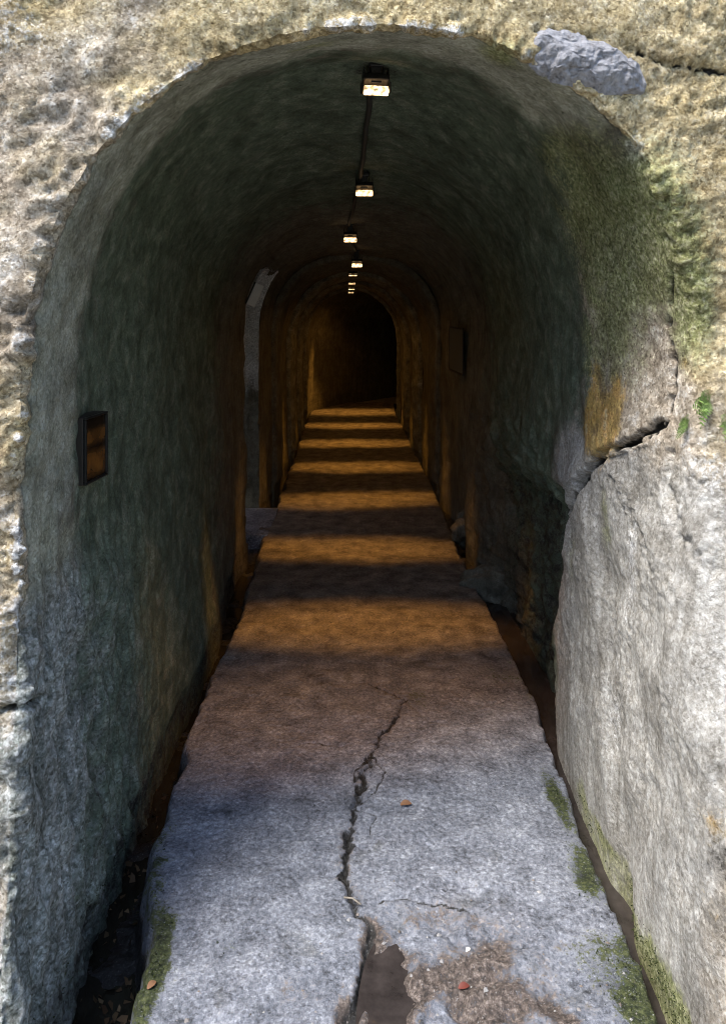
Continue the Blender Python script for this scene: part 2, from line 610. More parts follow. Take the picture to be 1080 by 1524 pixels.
# outer frame of the face
XL, XR, ZT = -2.25, 4.2, 4.6
zsr = sec(Yrim, 5)
th = np.pi * (1 - np.clip((s - A_WALL) / (1 - 2 * A_WALL), 0, 1))
cx0 = 0.04
dx, dz = np.cos(th), np.sin(th)
with np.errstate(divide='ignore', invalid='ignore'):
    k1 = np.where(dx < -1e-6, (XL - cx0) / dx, np.where(dx > 1e-6, (XR - cx0) / dx, 1e9))
    k2 = np.where(dz > 1e-6, (ZT - zsr) / dz, 1e9)
kk = np.minimum(k1, k2)
OX = np.where((s >= A_WALL) & (s <= 1 - A_WALL), cx0 + dx * kk, np.where(s < A_WALL, XL, XR))
OZ = np.where((s >= A_WALL) & (s <= 1 - A_WALL), zsr + dz * kk, RIMZ)
OY = np.full(NS, 2.0)

B = np.zeros((NF + NTN - 1, NS, 3))
for i in range(NF):                                   # row NF-1 is the rim
    r = rf[NF - 1 - i]
    len_out = np.hypot(OX - RIMX, OZ - RIMZ)
    rr = np.clip(r * 3.2 / np.maximum(len_out, 1e-6) * (1 - r) + r * r, 0, 1)   # even spacing near the rim
    B[i, :, 0] = RIMX + (OX - RIMX) * rr
    B[i, :, 2] = RIMZ + (OZ - RIMZ) * rr
    B[i, :, 1] = Yrim + (OY - Yrim) * sstep(0, 1, rr)
for j in range(1, NTN):
    Yj = Yrim + tt[j] * (15.0 - Yrim) / 12.8
    x, z = profile(s, Yj)
    B[NF - 1 + j, :, 0] = x
    B[NF - 1 + j, :, 1] = Yj
    B[NF - 1 + j, :, 2] = z
NR = B.shape[0]
# the right jamb is worn round, the rest of the rim is crisp
soft = np.interp(s, [0, 0.1, 0.2, 0.3, 0.5, 0.62, 0.70, 0.78, 1.0], [9, 7, 2.5, 2.0, 1.6, 3, 9, 16, 20])
for sg in (2, 4, 8, 16):
    k = np.exp(-0.5 * (np.arange(-3 * sg, 3 * sg + 1) / sg) ** 2)
    k /= k.sum()
    lo, hi = NF - 1 - 50, NF - 1 + 90
    blk = B[lo - 50:hi + 50]
    sm = np.zeros_like(blk)
    for a, w in zip(range(-3 * sg, 3 * sg + 1), k):
        sm += w * np.roll(blk, a, axis=0)
    w = np.clip((soft - sg * 0.75) / (sg * 0.5), 0, 1)[None, :, None]
    rows = np.arange(lo - 50, hi + 50)
    fade = (sstep(lo - 48, lo, rows) * (1 - sstep(hi, hi + 48, rows)))[:, None, None]
    B[lo - 50:hi + 50] = blk + (sm - blk) * w * fade


def normals(G):
    du = np.gradient(G, axis=1)
    dv = np.gradient(G, axis=0)
    n = np.cross(dv, du)
    n /= np.linalg.norm(n, axis=2)[..., None] + 1e-12
    return n


N0 = normals(B)
# make sure they look out of the rock, into the open
if (N0[NF + 40, NS // 2, 2]) > 0:
    N0 = -N0
PXB = CX + F * B[..., 0] / B[..., 1]
PYB = CY - F * (B[..., 2] - HC) / B[..., 1]


def pick(px, py, ymax=6.0):
    """the point of the smooth rock surface that shows at a place of the photograph"""
    d = (PXB - px) ** 2 + (PYB - py) ** 2 + 1e6 * (B[..., 1] > ymax)
    i = np.unravel_index(np.argmin(d), d.shape)
    return B[i]


P = B.reshape(-1, 3)
row = np.repeat(np.arange(NR), NS)
sv = np.tile(s, NR)
Yv, Xv, Zv = P[:, 1], P[:, 0], P[:, 2]
depth = (B[..., 1] - Yrim[None, :]).ravel()
depth = np.where(row < NF - 1, np.minimum(depth, 0.0), depth)
face = (row < NF - 1).astype(float)
rim_d = np.where(row < NF - 1, (NF - 1 - row) * DR, depth)      # distance from the rim, roughly

out_w = 1 - sstep(NF * 0.0, NF * 0.25, (NF - 1 - row).clip(0) - NF * 0.72)   # calm the outermost rows
left = 1 - sstep(0.30, 0.5, sv)
right = sstep(0.56, 0.68, sv)
low = 1 - sstep(0.55, 1.1, Zv)

nL = fbm(P, 2.2, 3, off=3.1)
nM = fbm(P, 7.0, 4, off=8.7)
nH = fbm(P, 34.0, 3, off=1.9)
rd = ridged(P * np.array([1, 1, 0.65]), 6.5, 3, off=5.5)
chis = ridged(np.stack([Xv * 9 + Zv * 3.0, Yv * 5, Zv * 13 - Xv * 7], 1), 1.0, 2, off=2.2)
blocky = np.abs(perlin(P * 4.1 + 31)) ** 0.6

facew = 1 - sstep(-0.0, 0.10, depth)                        # 1 on the face
nF = fbm(P, 80.0, 2, off=15)
crag = -np.abs(fbm(P * np.array([1, 1, 1.5]) + 0.05 * np.stack([nM, nM, nM], 1), 8.0, 3, off=18)) ** 0.7
calm = 0.55 + 0.9 * np.clip(fbm(P, 3.1, 2, off=64), -0.4, 0.6)      # smooth and broken areas alternate
chw = np.clip(0.35 + 1.3 * fbm(P, 2.6, 2, off=66), 0, 1)
d_face = 0.022 * nL + calm * (0.016 * nM + 0.010 * nH + 0.006 * nF) + 0.006 * rd + 0.024 * (chis - 0.8) * chw * left * sstep(0.9, 1.5, Zv) + 0.042 * (crag + 0.45) * (1 - 0.75 * np.exp(-(rim_d / 0.14) ** 2)) * right * sstep(1.5, 1.9, Zv) * (0.4 + 0.9 * calm)
d_in = 0.022 * nL * (0.6 + 0.4 * sstep(2.5, 4, Yv)) + 0.005 * nM + 0.0022 * nH + 0.005 * fbm(P * np.array([1, 0.35, 1]), 9.0, 3, off=33)
d_pale = 0.022 * nL + 0.010 * nM + calm * (0.005 * nH + 0.003 * nF)
vert = fbm(P * np.array([3.2, 3.2, 0.8]), 5.0, 4, off=4.4)
d_left_low = 0.018 * nL + 0.034 * vert + 0.010 * nM + calm * (0.006 * nH + 0.003 * nF)
pale_w = right * (1 - sstep(1.0, 1.5, Zv)) * (1 - sstep(2.9, 3.3, Yv))
leftlow_w = (1 - sstep(0.16, 0.27, sv)) * (1 - sstep(2.2, 3.4, Yv))
D = d_face * facew + d_in * (1 - facew)
d_pale = d_pale * (0.3 + 0.7 * sstep(0.0, 0.4, Zv))
D = D * (1 - pale_w) + d_pale * pale_w
D = D * (1 - leftlow_w) + d_left_low * leftlow_w
rough_in = right * sstep(3.0, 3.5, Yv) * (1 - sstep(4.9, 5.6, Yv)) * (1 - sstep(0.9, 1.3, Zv))
D += rough_in * (0.030 * (rd - 1.0) + 0.018 * nM)
# chipped rim: bites out of the edge
bite = np.exp(-(rim_d / 0.02) ** 2) * (nM * 0.5 + nH * 0.6 - 0.1)
D += (0.020 * bite + 0.010 * np.exp(-(rim_d / 0.05) ** 2) * fbm(P, 4.5, 3, off=55)) * (1 - right * (1 - sstep(1.6, 1.9, Zv)))
D *= out_w
V = P + N0.reshape(-1, 3) * D[:, None]

# ledge lines on the vault: two coats of plaster that end in a ragged step
ledge = depth + 0.05 * fbm(P, 5, 3, off=12) + 0.02 * nH
coatc = 1 - sstep(0.15, 0.80, ledge + 0.14 * nM)
coat = 1 - sstep(0.30, 0.33, ledge - 0.16 * (1 - sstep(0.25, 0.5, sv)))
N0f = N0.reshape(-1, 3)
V += N0f * (0.007 * coat * (1 - right * (1 - sstep(1.9, 2.1, Zv))) * (1 - facew))[:, None]

# the recess behind the broken right-hand jamb
edgeY = np.interp(Zv, [-0.35, 0.0, 0.30, 0.62, 0.80, 0.95, 1.12], [3.05, 3.06, 3.16, 3.02, 2.96, 2.92, 2.80]) + 0.03 * fbm(np.stack([Zv * 2, Zv * 0 + 3, Zv * 0], 1), 3.0, 3)
rec = right * sstep(0.0, 0.05, Yv - edgeY) * (1 - sstep(4.2, 5.0, Yv)) * (1 - sstep(0.84, 1.02, Zv + 0.10 * (Yv - 3.0) + 0.05 * nM))
V[:, 0] += 0.11 * rec

# cracks in the right jamb
crackA = [pick(*q, ymax=3.6) for q in ((1001, 392), (996, 440), (990, 480), (999, 530), (998, 585), (985, 625), (950, 655), (905, 678), (880, 690), (862, 722), (838, 772), (824, 815))]
dA, tA = poly_dist(P + 0.022 * np.stack([nM, nM, nM], 1) + 0.010 * np.stack([nH, nH, -nH], 1), crackA)
wA = np.interp(tA, [0, 0.3, 0.6, 0.72, 1], [0.009, 0.010, 0.012, 0.017, 0.017])
crA = np.exp(-(dA / wA) ** 2)
V -= N0f * (0.05 * crA)[:, None]
grv = [pick(*q, ymax=3) for q in ((1000, 640), (985, 720), (1008, 800), (1062, 850))]
dG, tG = poly_dist(P + 0.03 * np.stack([nM, nM, nH], 1), grv)
V -= N0f * (0.016 * np.exp(-(dG / 0.018) ** 2))[:, None]
grv2 = [pick(*q, ymax=3) for q in ((905, 690), (960, 780), (1000, 900), (990, 1010))]
dG2, tG2 = poly_dist(P + 0.04 * np.stack([nM, nM, nH], 1), grv2)
V += N0f * (0.012 * np.exp(-(dG2 / 0.035) ** 2))[:, None]
# the upper block stands a little proud above the crack
above = (Zv > np.interp(Yv, [1.9, 2.1, 2.3, 2.6, 2.9], [1.35, 1.33, 1.27, 1.17, 1.0])) & (sv > 0.6)
V += N0f * (0.016 * np.exp(-(dA / 0.09) ** 2) * above * (1 - crA) * sstep(0.45, 0.60, tA))[:, None]
crackB = [pick(*q, ymax=3) for q in ((800, 45), (850, 50), (905, 60), (960, 80), (990, 95), (1030, 98), (1080, 110))]
dB, tB = poly_dist(P + 0.01 * np.stack([nM, nM, nH], 1), crackB)
crB = np.exp(-(dB / 0.006) ** 2)
V -= N0f * (0.02 * crB)[:, None]
crackC = [pick(*q, ymax=3) for q in ((2, 1060), (20, 1054), (40, 1046), (62, 1040))]
dC, tC = poly_dist(P + 0.008 * np.stack([nM, nM, nH], 1), crackC)
crC = np.exp(-(dC / 0.008) ** 2)
V -= N0f * (0.03 * crC)[:, None]


def blob(px, py, rx, rz, ymax=4.0, ry=None):
    c = pick(px, py, ymax)
    return np.exp(-(((Xv - c[0]) / rx) ** 2 + ((Yv - c[1]) / (ry or rx)) ** 2 + ((Zv - c[2]) / rz) ** 2))


inw = sstep(0.01, 0.05, depth)
jamb = right * (1 - sstep(0.40, 0.85, depth + 0.15 * nM)) * sstep(0.85, 1.05, Zv) * (1 - sstep(1.85, 2.1, Zv))
A = {}
A['ochre'] = np.clip(facew * (0.42 + 0.45 * sstep(0.38, 0.50, sv) * sstep(1.5, 2.2, Zv) + 0.35 * blob(420, 40, .3, .2, 3, 9) + 0.35 * blob(1060, 330, .3, .35, 3, 9)), 0, 1)
tanw = right * (1 - sstep(1.65, 1.95, Yv)) * (1 - sstep(1.2, 1.5, Zv))
A['ochre'] = np.clip(A['ochre'] + 0.25 * tanw, 0, 1)
A['white'] = np.clip(0.62 * blob(940, 830, .2, .24, 4, .07) + 0.5 * blob(915, 1050, .2, .32, 4, .12) + 0.45 * blob(1060, 700, .2, .10, 4, .12) + facew * (0.46 * blob(0, 30, .22, .25, 3, 9) + 0.36 * (1 - sstep(0.24, 0.33, sv)) + 0.55 * np.exp(-(rim_d / 0.012) ** 2) * (1 - right) * sstep(-0.1, 0.45, nM + 0.5 * nH) + 0.12) + 0.55 * blob(930, 235, .05, .09, 3, .3) + 0.5 * blob(985, 420, .05, .12, 3), 0, 1)
A['lining'] = np.clip(inw * (1 - pale_w) * (1 - 0.9 * jamb) * (1 - 0.8 * leftlow_w), 0, 1)
A['pale'] = np.clip(pale_w * (1 - 0.55 * (1 - sstep(1.65, 1.95, Yv)) * right), 0, 1)
A['grey'] = leftlow_w * (1 - 0.55 * facew * (1 - sstep(0.12, 0.2, sv)) * 0) * np.where(face > 0, 0.55, 1.0)
A['coat'] = np.clip(0.8 * coatc * inw * (1 - jamb) * (1 - pale_w) * (1 - 0.6 * leftlow_w) * (1 - 0.7 * sstep(0.5, 0.62, sv) * (1 - sstep(2.1, 2.3, Zv))), 0, 1)
A['algae'] = np.clip(inw * (0.75 * sstep(0.28, 0.42, depth) * (1 - 0.6 * coatc) * (1 - sstep(1.9, 3.4, depth)) * (1 - 0.35 * leftlow_w) + 0.18), 0, 1) * (1 - pale_w) * (1 - 0.75 * jamb)
A['moss'] = np.clip(0.72 * blob(900, 290, .16, .2, 3.4, .5) + 0.8 * blob(940, 380, .14, .22, 3.4, .4) + 0.65 * blob(900, 520, .12, .2, 3.6, .3) + 0.7 * blob(1030, 470, .07, .2, 3, .1)
                    + 0.8 * blob(745, 78, .10, .05, 3, .12) + 0.6 * blob(470, 60, .15, .03, 3, .06) + 0.62 * blob(900, 770, .2, .14, 3.2, .07) + 0.45 * blob(850, 830, .2, .2, 3.4, .10) + 0.5 * blob(250, 130, .06, .05, 3, .1)
                    + 0.45 * blob(830, 215, .1, .08, 3, .3) + 0.62 * right * (1 - sstep(0.0, 0.06, Zv + 0.05 * nM)) * (1 - sstep(2.6, 3.0, Yv)) + 0.8 * blob(1000, 1500, .12, .09, 3, .2), 0, 1)
A['stain'] = np.clip(1.1 * blob(885, 640, .2, .13, 3.4, .14) + 1.1 * blob(918, 610, .2, .12, 3.4, .07) + 0.6 * blob(885, 560, .2, .10, 3.4, .05) + 0.6 * blob(1020, 540, .03, .03, 3, .03), 0, 1)
A['stain'] = np.clip(A['stain'] + 0.40 * blob(855, 850, .2, .2, 3.4, .12) * 0 + 0.42 * blob(1060, 1235, .05, .07, 3, .08) + 0.42 * blob(1050, 1345, .05, .05, 3, .08), 0, 1)
A['dirt_dark'] = np.clip(1.0 * np.exp(-(dA / (np.minimum(wA, 0.010) * 0.85 * (1 + 0.5 * nM))) ** 2) * (tA < 0.62) + 0.6 * np.exp(-(((Xv - 0.05) / 0.16) ** 2 + ((Yv - 2.70) / 0.14) ** 2)) * (Zv > 2) + 0.35 * np.exp(-(dG / 0.014) ** 2) + 0.40 * blob(1070, 1240, .05, .09, 3, .08) + 0.3 * blob(1010, 990, .05, .05, 3, .08) + 0.9 * crA + 0.85 * crB + 0.8 * crC + 0.25 * rec + 0.30 * rough_in + 0.55 * left * sstep(0.0, 0.1, 0.06 - Zv) + 0.45 * blob(1078, 1350, .05, .12, 3, .2), 0, 1)  # dirt spots; also darkens the cracks, the recess and the left wall foot

Fall = grid_faces(NR, NS)
# leave the side opening out of the left wall
ctr = P[Fall].mean(1)
hole = (ctr[:, 1] > HOLE_Y0) & (ctr[:, 1] < HOLE_Y1) & (ctr[:, 2] < HOLE_Z + 0.02 * np.sin(ctr[:, 1] * 9)) & (ctr[:, 0] < 0)
isface = Fall[:, 0] < (NF - 1) * NS


def sub_mesh(name, sel, mat):
    f = Fall[sel]
    used, inv = np.unique(f, return_inverse=True)
    return mesh_np(name, V[used], inv.reshape(f.shape), mat, {k: v[used] for k, v in A.items()})


o = sub_mesh('rock_wall', isface, M_ROCK)
tag(o, 'weathered ochre and pale rock face around the mouth of the tunnel', kind='structure')
o = sub_mesh('tunnel_wall', ~isface & ~hole, M_ROCK)
tag(o, 'plastered rock walls and vault of the narrow tunnel, green with algae near its mouth', kind='structure')

# narrower arches that step in behind each other along the passage
for k, yr in enumerate((6.98, 8.42, 9.78, 11.05)):
    nsr = 320
    sr = np.linspace(0.0, 1.0, nsr)
    xr_, zr_ = profile(sr, np.full(nsr, yr))
    xr2, zr2 = profile(sr, np.full(nsr, yr + 0.20 * (1.9 if k == 0 else 1.0)))
    tx, tz = np.gradient(xr_), np.gradient(zr_)
    ln = np.hypot(tx, tz) + 1e-9
    nx_, nz_ = tz / ln, -tx / ln                      # towards the inside of the passage
    nse = fbm(np.stack([xr_, xr_ * 0 + yr, zr_], 1), 4.0, 4, off=120 + k)
    th_ = 0.055 + 0.016 * nse
    ins = np.where(zr_ < 0.06, 0.5, 1.0)
    rows_ = []
    wd = 1.9 if k == 0 else 1.0
    for (dy, off_, w2) in ((0.0, -0.05, 0), (0.0, 0.25, 0), (0.002, 0.7, 0), (0.012, 0.93, 0), (0.035, 1.0, 0), (0.12, 1.0, .6), (0.165, 0.9, 0.85), (0.19, 0.4, 1), (0.20, -0.05, 1)):
        bx, bz = xr_ + (xr2 - xr_) * w2, zr_ + (zr2 - zr_) * w2
        jx = 0.006 * fbm(np.stack([bx, bx * 0 + yr + dy, bz], 1), 14, 3, off=130)
        rows_.append(np.stack([bx + nx_ * th_ * off_ * ins + jx, np.full(nsr, yr + dy * wd) + 2 * jx, bz + nz_ * th_ * off_ * ins], 1))
    Vr = np.stack(rows_)
    zr0 = np.zeros(Vr.shape[0] * nsr)
    o = mesh_np('tunnel_arch', Vr, grid_faces(Vr.shape[0], nsr), M_ROCK,
                {q: (zr0 + 1 if q == 'lining' else zr0 + (0.1 if k == 0 else 0.5) if q == 'coat' else zr0) for q in ('ochre', 'white', 'lining', 'coat', 'pale', 'grey', 'algae', 'moss', 'stain', 'dirt_dark')})
    tag(o, 'rounded plastered arch stepping in across the deep part of the tunnel', kind='structure')

# the far end of the passage, round the bend
bm = bmesh.new()
add_box(bm, (2.0, 14.80, 0.9), (2.2, 0.1, 2.6))
o = obj('end_wall', bm, M_ROCK)
tag(o, 'dark rock wall closing the far end of the tunnel', kind='structure')

# ------------------------------------------------------------------ side opening on the left
ns2, nx2 = 150, 60
u = np.linspace(0, 1, ns2)
px_ = np.interp(u, [0, 0.38, 0.44, 0.56, 0.62, 1], [HOLE_Y0, HOLE_Y0, HOLE_Y0 + 0.06, HOLE_Y1 - 0.06, HOLE_Y1, HOLE_Y1])
pz_ = np.interp(u, [0, 0.38, 0.44, 0.56, 0.62, 1], [-0.3, 1.80, HOLE_Z + 0.03, HOLE_Z + 0.03, 1.86, -0.3])
G = np.zeros((nx2, ns2, 3))
x0 = np.array([profile(np.linspace(0.0, 0.5, 400), np.full(400, y))[0][np.argmin(np.abs(profile(np.linspace(0.0, 0.5, 400), np.full(400, y))[1] - z))] for y, z in zip(px_, pz_)])
for i in range(nx2):
    f = i / (nx2 - 1)
    G[i, :, 0] = x0 + 0.004 + (XL - 0.02 - x0) * f
    G[i, :, 1] = px_ + np.where(u > 0.5, 0.35 * f, -0.1 * f)
    G[i, :, 2] = pz_
Q = G.reshape(-1, 3)
nn = normals(G)
if nn[nx2 // 2, int(ns2 * 0.8), 1] > 0:
    nn = -nn
edge = np.repeat(sstep(0, 0.12, np.linspace(0, 1, nx2)), ns2)
dd = (0.030 * fbm(Q, 9, 4, off=6) + 0.018 * ridged(Q * np.array([1, 1, 2.0]), 16, 2)) * (0.4 + 0.6 * edge)
Q2 = Q + nn.reshape(-1, 3) * dd[:, None]
zer = np.zeros(len(Q2))
lit_top = sstep(0.75, 1.25, Q[:, 2] + 0.15 * fbm(Q, 6, 3, off=44))  # daylight on the upper sides painted in as paler rock, darker below
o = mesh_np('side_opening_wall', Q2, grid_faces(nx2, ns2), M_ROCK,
            {'ochre': zer, 'white': 0.85 * lit_top, 'lining': 1 - lit_top, 'pale': lit_top, 'grey': zer, 'algae': zer + 0.1, 'coat': zer, 'moss': zer, 'stain': zer, 'dirt_dark': zer})
tag(o, 'rough rock sides of the daylit opening in the left wall, coloured brighter above for the daylight', kind='structure')

# ------------------------------------------------------------------ the hill the tunnel runs through
hv, hf = [], []


def quad(*p):
    k = len(hv)
    hv.extend(p)
    hf.append((k, k + 1, k + 2, k + 3))


YB = 15.6
zt = lambda y: ZT + 2 * (y - 2.0) / (YB - 2.0)
quad((XL, 2.0, ZT), (XR, 2.0, ZT), (XR, YB, ZT + 2), (XL, YB, ZT + 2))
quad((XR, 2.0, -0.3), (XR, YB, -0.3), (XR, YB, ZT + 2), (XR, 2.0, ZT))
quad((XL, YB, -0.3), (XR, YB, -0.3), (XR, YB, ZT + 2), (XL, YB, ZT + 2))
y0, y1, z1 = HOLE_Y0 - 0.1, HOLE_Y1 + 0.35, HOLE_Z + 0.03
quad((XL, 2.0, -0.3), (XL, y0, -0.3), (XL, y0, zt(y0)), (XL, 2.0, ZT))
quad((XL, y1, -0.3), (XL, YB, -0.3), (XL, YB, ZT + 2), (XL, y1, zt(y1)))
quad((XL, y0, z1), (XL, y1, z1), (XL, y1, zt(y1)), (XL, y0, zt(y0)))
M_HILL = simple('hill_soil_and_grass', (0.09, 0.085, 0.045), 0.9, 0, 0.5, 6, 0.6)
o = mesh_np('hill', np.array(hv), np.array(hf), M_HILL, smooth=False)
tag(o, 'hill of rock and scrub that the tunnel runs through', kind='structure')

gv, gf = [], []


def gquad(xa, ya, xb, yb, z=-0.03):
    k = len(gv)
    gv.extend([(xa, ya, z), (xb, ya, z), (xb, yb, z), (xa, yb, z)])
    gf.append((k, k + 1, k + 2, k + 3))


FX0, FX1, FY0, FY1 = -1.08, 1.08, 0.55, 13.2
gquad(-90, -90, 90, FY0)
gquad(-90, FY0, FX0, FY1)
gquad(FX1, FY0, 90, FY1)
gquad(-90, FY1, 90, 90)
M_GND = simple('dry_earth', (0.27, 0.255, 0.225), 0.95, 0, 0.35, 5, 0.5)
o = mesh_np('ground', np.array(gv), np.array(gf), M_GND, smooth=False)
tag(o, 'bare earth in front of the tunnel', kind='structure')

# unseen scrubby slope behind the viewer, added to keep low skylight out of the tunnel
na, nr_ = 90, 40
aa, ra = np.meshgrid(np.linspace(R(172), R(368), na), np.linspace(0, 1, nr_))
rad = 6.0 + 9.0 * ra
bp = np.stack([rad * np.cos(aa), 0.3 + rad * np.sin(aa), -0.3 + 6.2 * ra ** 0.8], 2)
bp = bp.reshape(-1, 3)
bp[:, 2] += (0.5 * fbm(bp, 0.5, 4, off=90) + 0.2) * np.repeat(np.linspace(0, 1, nr_) ** 0.5, na)
o = mesh_np('light_block_bank', bp, grid_faces(nr_, na), simple('scrub', (0.055, 0.07, 0.03), 0.95, 0, 0.6, 3, 0.8))
tag(o, 'unseen scrubby slope behind the viewer, added to block low skylight', kind='structure')

xa_, ya_ = np.meshgrid(np.linspace(-5.5, XL - 0.12, 30), np.linspace(2.6, 11.0, 50))  # unseen slope added outside the side opening to cut daylight on floor and jamb
bp = np.stack([xa_, ya_, -0.1 + 2.6 * sstep(0.0, 1.6, XL - 0.12 - xa_) + 0.5 * sstep(1.0, 3.0, XL - xa_)], 2).reshape(-1, 3)
bp[:, 2] += 0.12 * fbm(bp, 1.4, 4, off=92)
o = mesh_np('light_block_bank', bp, grid_faces(50, 30), bpy.data.materials['scrub'])
tag(o, 'unseen scrubby slope added outside the side opening to block daylight', kind='structure')

# ------------------------------------------------------------------ the floor
gx = np.arange(FX0, FX1 + 1e-6, 0.0062)
gy = [FY0]
while gy[-1] < FY1:
    gy.append(gy[-1] + max(0.0062, 0.0062 + 0.006 * (gy[-1] - 3.2)))
gy = np.array(gy)
X, Y = np.meshgrid(gx, gy)
fp = np.stack([X.ravel(), Y.ravel(), np.zeros(X.size)], 1)
fx, fy = fp[:, 0], fp[:, 1]
f1 = fbm(fp, 2.0, 3, off=21)
f2 = fbm(fp, 8.0, 4, off=22)
f3 = fbm(fp, 30.0, 3, off=23)
f4 = fbm(fp, 75.0, 2, off=24)
el = np.interp(fy, [0.5, 1.82, 2.0, 2.3, 2.6, 3.37, 3.83, 5.0, 5.59, 6.4, 8.15, 11.2, 13], [-0.52, -0.535, -0.565, -0.625, -0.655, -0.672, -0.66, -0.68, -0.70, -0.70, -0.73, -0.80, -0.8]) + 0.030 * fbm(fp * [0.2, 1, 1], 4.5, 3, off=40) + 0.010 * f3
er = np.interp(fy, [0.5, 1.82, 2.3, 2.6, 3.26, 3.9, 5.0, 7.2, 11.8, 13], [0.69, 0.695, 0.692, 0.690, 0.722, 0.705, 0.655, 0.63, 0.50, 0.5]) + 0.016 * fbm(fp * [0.2, 1, 1], 5.0, 3, off=41) + 0.007 * f3
top = 0.010 * f1 + 0.0055 * f2 + 0.003 * f3 + 0.0016 * f4
gl = sstep(0.0, 0.055, el - fx)
gr = sstep(0.0, 0.030, fx - er)
thr = (fy > 5.62) & (fy < 6.36)
top = top - 0.010 * np.clip(f4 - 0.38, 0, 1) - 0.008 * np.clip(f3 - 0.45, 0, 1)
z = top - gl * np.where(thr, 0.0, 0.20 + 0.03 * f2) - gr * (0.105 + 0.02 * f2)

crk = [fl(*q)[:2] for q in ((548, 1018), (575, 1030), (602, 1042), (585, 1075), (566, 1095), (552, 1120), (540, 1160), (526, 1215), (516, 1250), (512, 1292), (524, 1335), (546, 1372), (552, 1420), (538, 1462), (512, 1510), (505, 1560))]
wob = 0.016 * np.stack([fbm(fp, 16, 4, 0.65, off=50), fbm(fp, 16, 4, 0.65, off=51)], 1)
dk_, tk_ = poly_dist(fp[:, :2] + wob, crk)
wk = np.interp(tk_, [0, 0.15, 0.3, 0.42, 0.5, 0.7, 0.85, 1], [0.0025, 0.005, 0.006, 0.009, 0.007, 0.006, 0.009, 0.011]) * (1 + 0.8 * f3)
ck = np.exp(-(dk_ / wk) ** 2)
z -= 0.022 * ck
fine = []
for L in (((600, 1042), (640, 1075), (668, 1078), (675, 1060)), ((395, 945), (440, 935), (480, 922), (515, 930)), ((610, 915), (585, 940), (560, 950)),
          ((560, 1340), (610, 1338), (660, 1345), (700, 1352)), ((760, 1040), (720, 1050), (670, 1040)),
          ((450, 775), (520, 768), (600, 772), (650, 768)), ((430, 1110), (470, 1105), (520, 1108)), ((552, 1120), (572, 1150), (560, 1180), (540, 1195)), ((530, 1200), (560, 1215), (548, 1240)), ((545, 1130), (528, 1150), (530, 1175)), ((514, 1290), (500, 1300), (482, 1298)), ((520, 1255), (540, 1262))):
    L = [fl(*q)[:2] for q in L]  # a side crack
    d_, _ = poly_dist(fp[:, :2] + 0.7 * wob, L)
    fine.append(np.exp(-(d_ / (0.0055 + 0.003 * f3.clip(0))) ** 2))
fine = np.max(fine, 0)
z -= 0.008 * fine
# broken, muddy patch right of the crack with a hollow that holds water
brk = np.exp(-(((fx - 0.24 + 0.12 * f1) / 0.34) ** 2 + ((fy - 1.90 + 0.10 * f2) / 0.27) ** 2)) * sstep(-0.04, 0.06, fx - np.interp(fy, [1.6, 1.9, 2.1, 2.4], [-0.06, 0.0, 0.02, -0.03]))
brk = np.clip(brk * 1.15 + 0.9 * f2 * brk, 0, 1)
z += brk * (0.022 * ridged(fp + 0.03 * np.stack([f2, f2, f2], 1), 7, 4, off=61) - 0.034)
slump = np.clip(f2 * 1.6 + 0.2, 0, 1) * np.exp(-(((fx - 0.1) / 0.55) ** 2 + ((fy - 1.75) / 0.35) ** 2))
z -= 0.010 * slump * (1 - brk)
hol = np.exp(-(((fx - np.interp(fy, [1.6, 1.9, 2.1], [0.065, 0.058, 0.05])) / 0.052) ** 4 + ((fy - 1.82) / 0.235) ** 4))
z = z * (1 - 0.8 * hol) - 0.030 * hol
lip = np.exp(-((fx - np.interp(fy, [1.6, 1.78, 1.86, 1.93, 2.1], [-0.06, -0.04, -0.012, 0.0, 0.01])) / 0.012) ** 2) * sstep(1.6, 1.7, fy) * (1 - sstep(1.95, 2.05, fy))
z -= 0.02 * lip

bd = np.maximum.reduce([1 - sstep(0.0, 0.03, fx - FX0), 1 - sstep(0, 0.03, FX1 - fx), 1 - sstep(0, 0.02, fy - FY0), 1 - sstep(0, 0.10, FY1 - fy)])
z = z * (1 - bd) - 0.028 * bd

FA = {}
edge_l = np.exp(-((fx - el) / 0.05) ** 2)
edge_r = np.exp(-((fx - er) / 0.04) ** 2)
moss = 0.62 * edge_l * (1 - sstep(2.3, 2.9, fy)) + 0.30 * edge_r * (1 - sstep(2.5, 3.0, fy))
for (a, b, ra, rb, w) in ((825, 1185, .035, .17, .9), (868, 1300, .05, .10, .8), (905, 1440, .13, .13, .55), (960, 1510, .06, .10, .8), (345, 1408, .05, .04, .55), (230, 1450, .03, .2, .6), (745, 1000, .13, .2, .5), (795, 1040, .06, .10, .5), (620, 1040, .08, .12, .6)):
    c = fl(a, b)
    moss = moss + w * np.exp(-(((fx - c[0]) / ra) ** 2 + ((fy - c[1]) / rb) ** 2))
FA['moss'] = np.clip(moss, 0, 1)
FA['mud'] = np.clip(0.58 * brk + 0.8 * hol + 0.50 * np.exp(-(dk_ / 0.030) ** 2) + np.maximum(gl, gr) + 0.22 * np.exp(-((fy - 1.5) / 0.35) ** 2) + 0.50 * slump, 0, 1)
FA['wet'] = np.clip(0.75 * np.exp(-(dk_ / (wk * 1.6 + 0.004)) ** 2) + 0.55 * fine + 0.85 * np.maximum(gl * np.where(thr, 0, 1), gr * 0.8) + 0.8 * lip, 0, 1)
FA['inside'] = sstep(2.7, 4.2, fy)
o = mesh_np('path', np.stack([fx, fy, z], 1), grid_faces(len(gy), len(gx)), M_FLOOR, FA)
tag(o, 'worn grey stone path with a long crack down its middle, gutters on both sides', kind='structure')
FZ = z.reshape(X.shape)


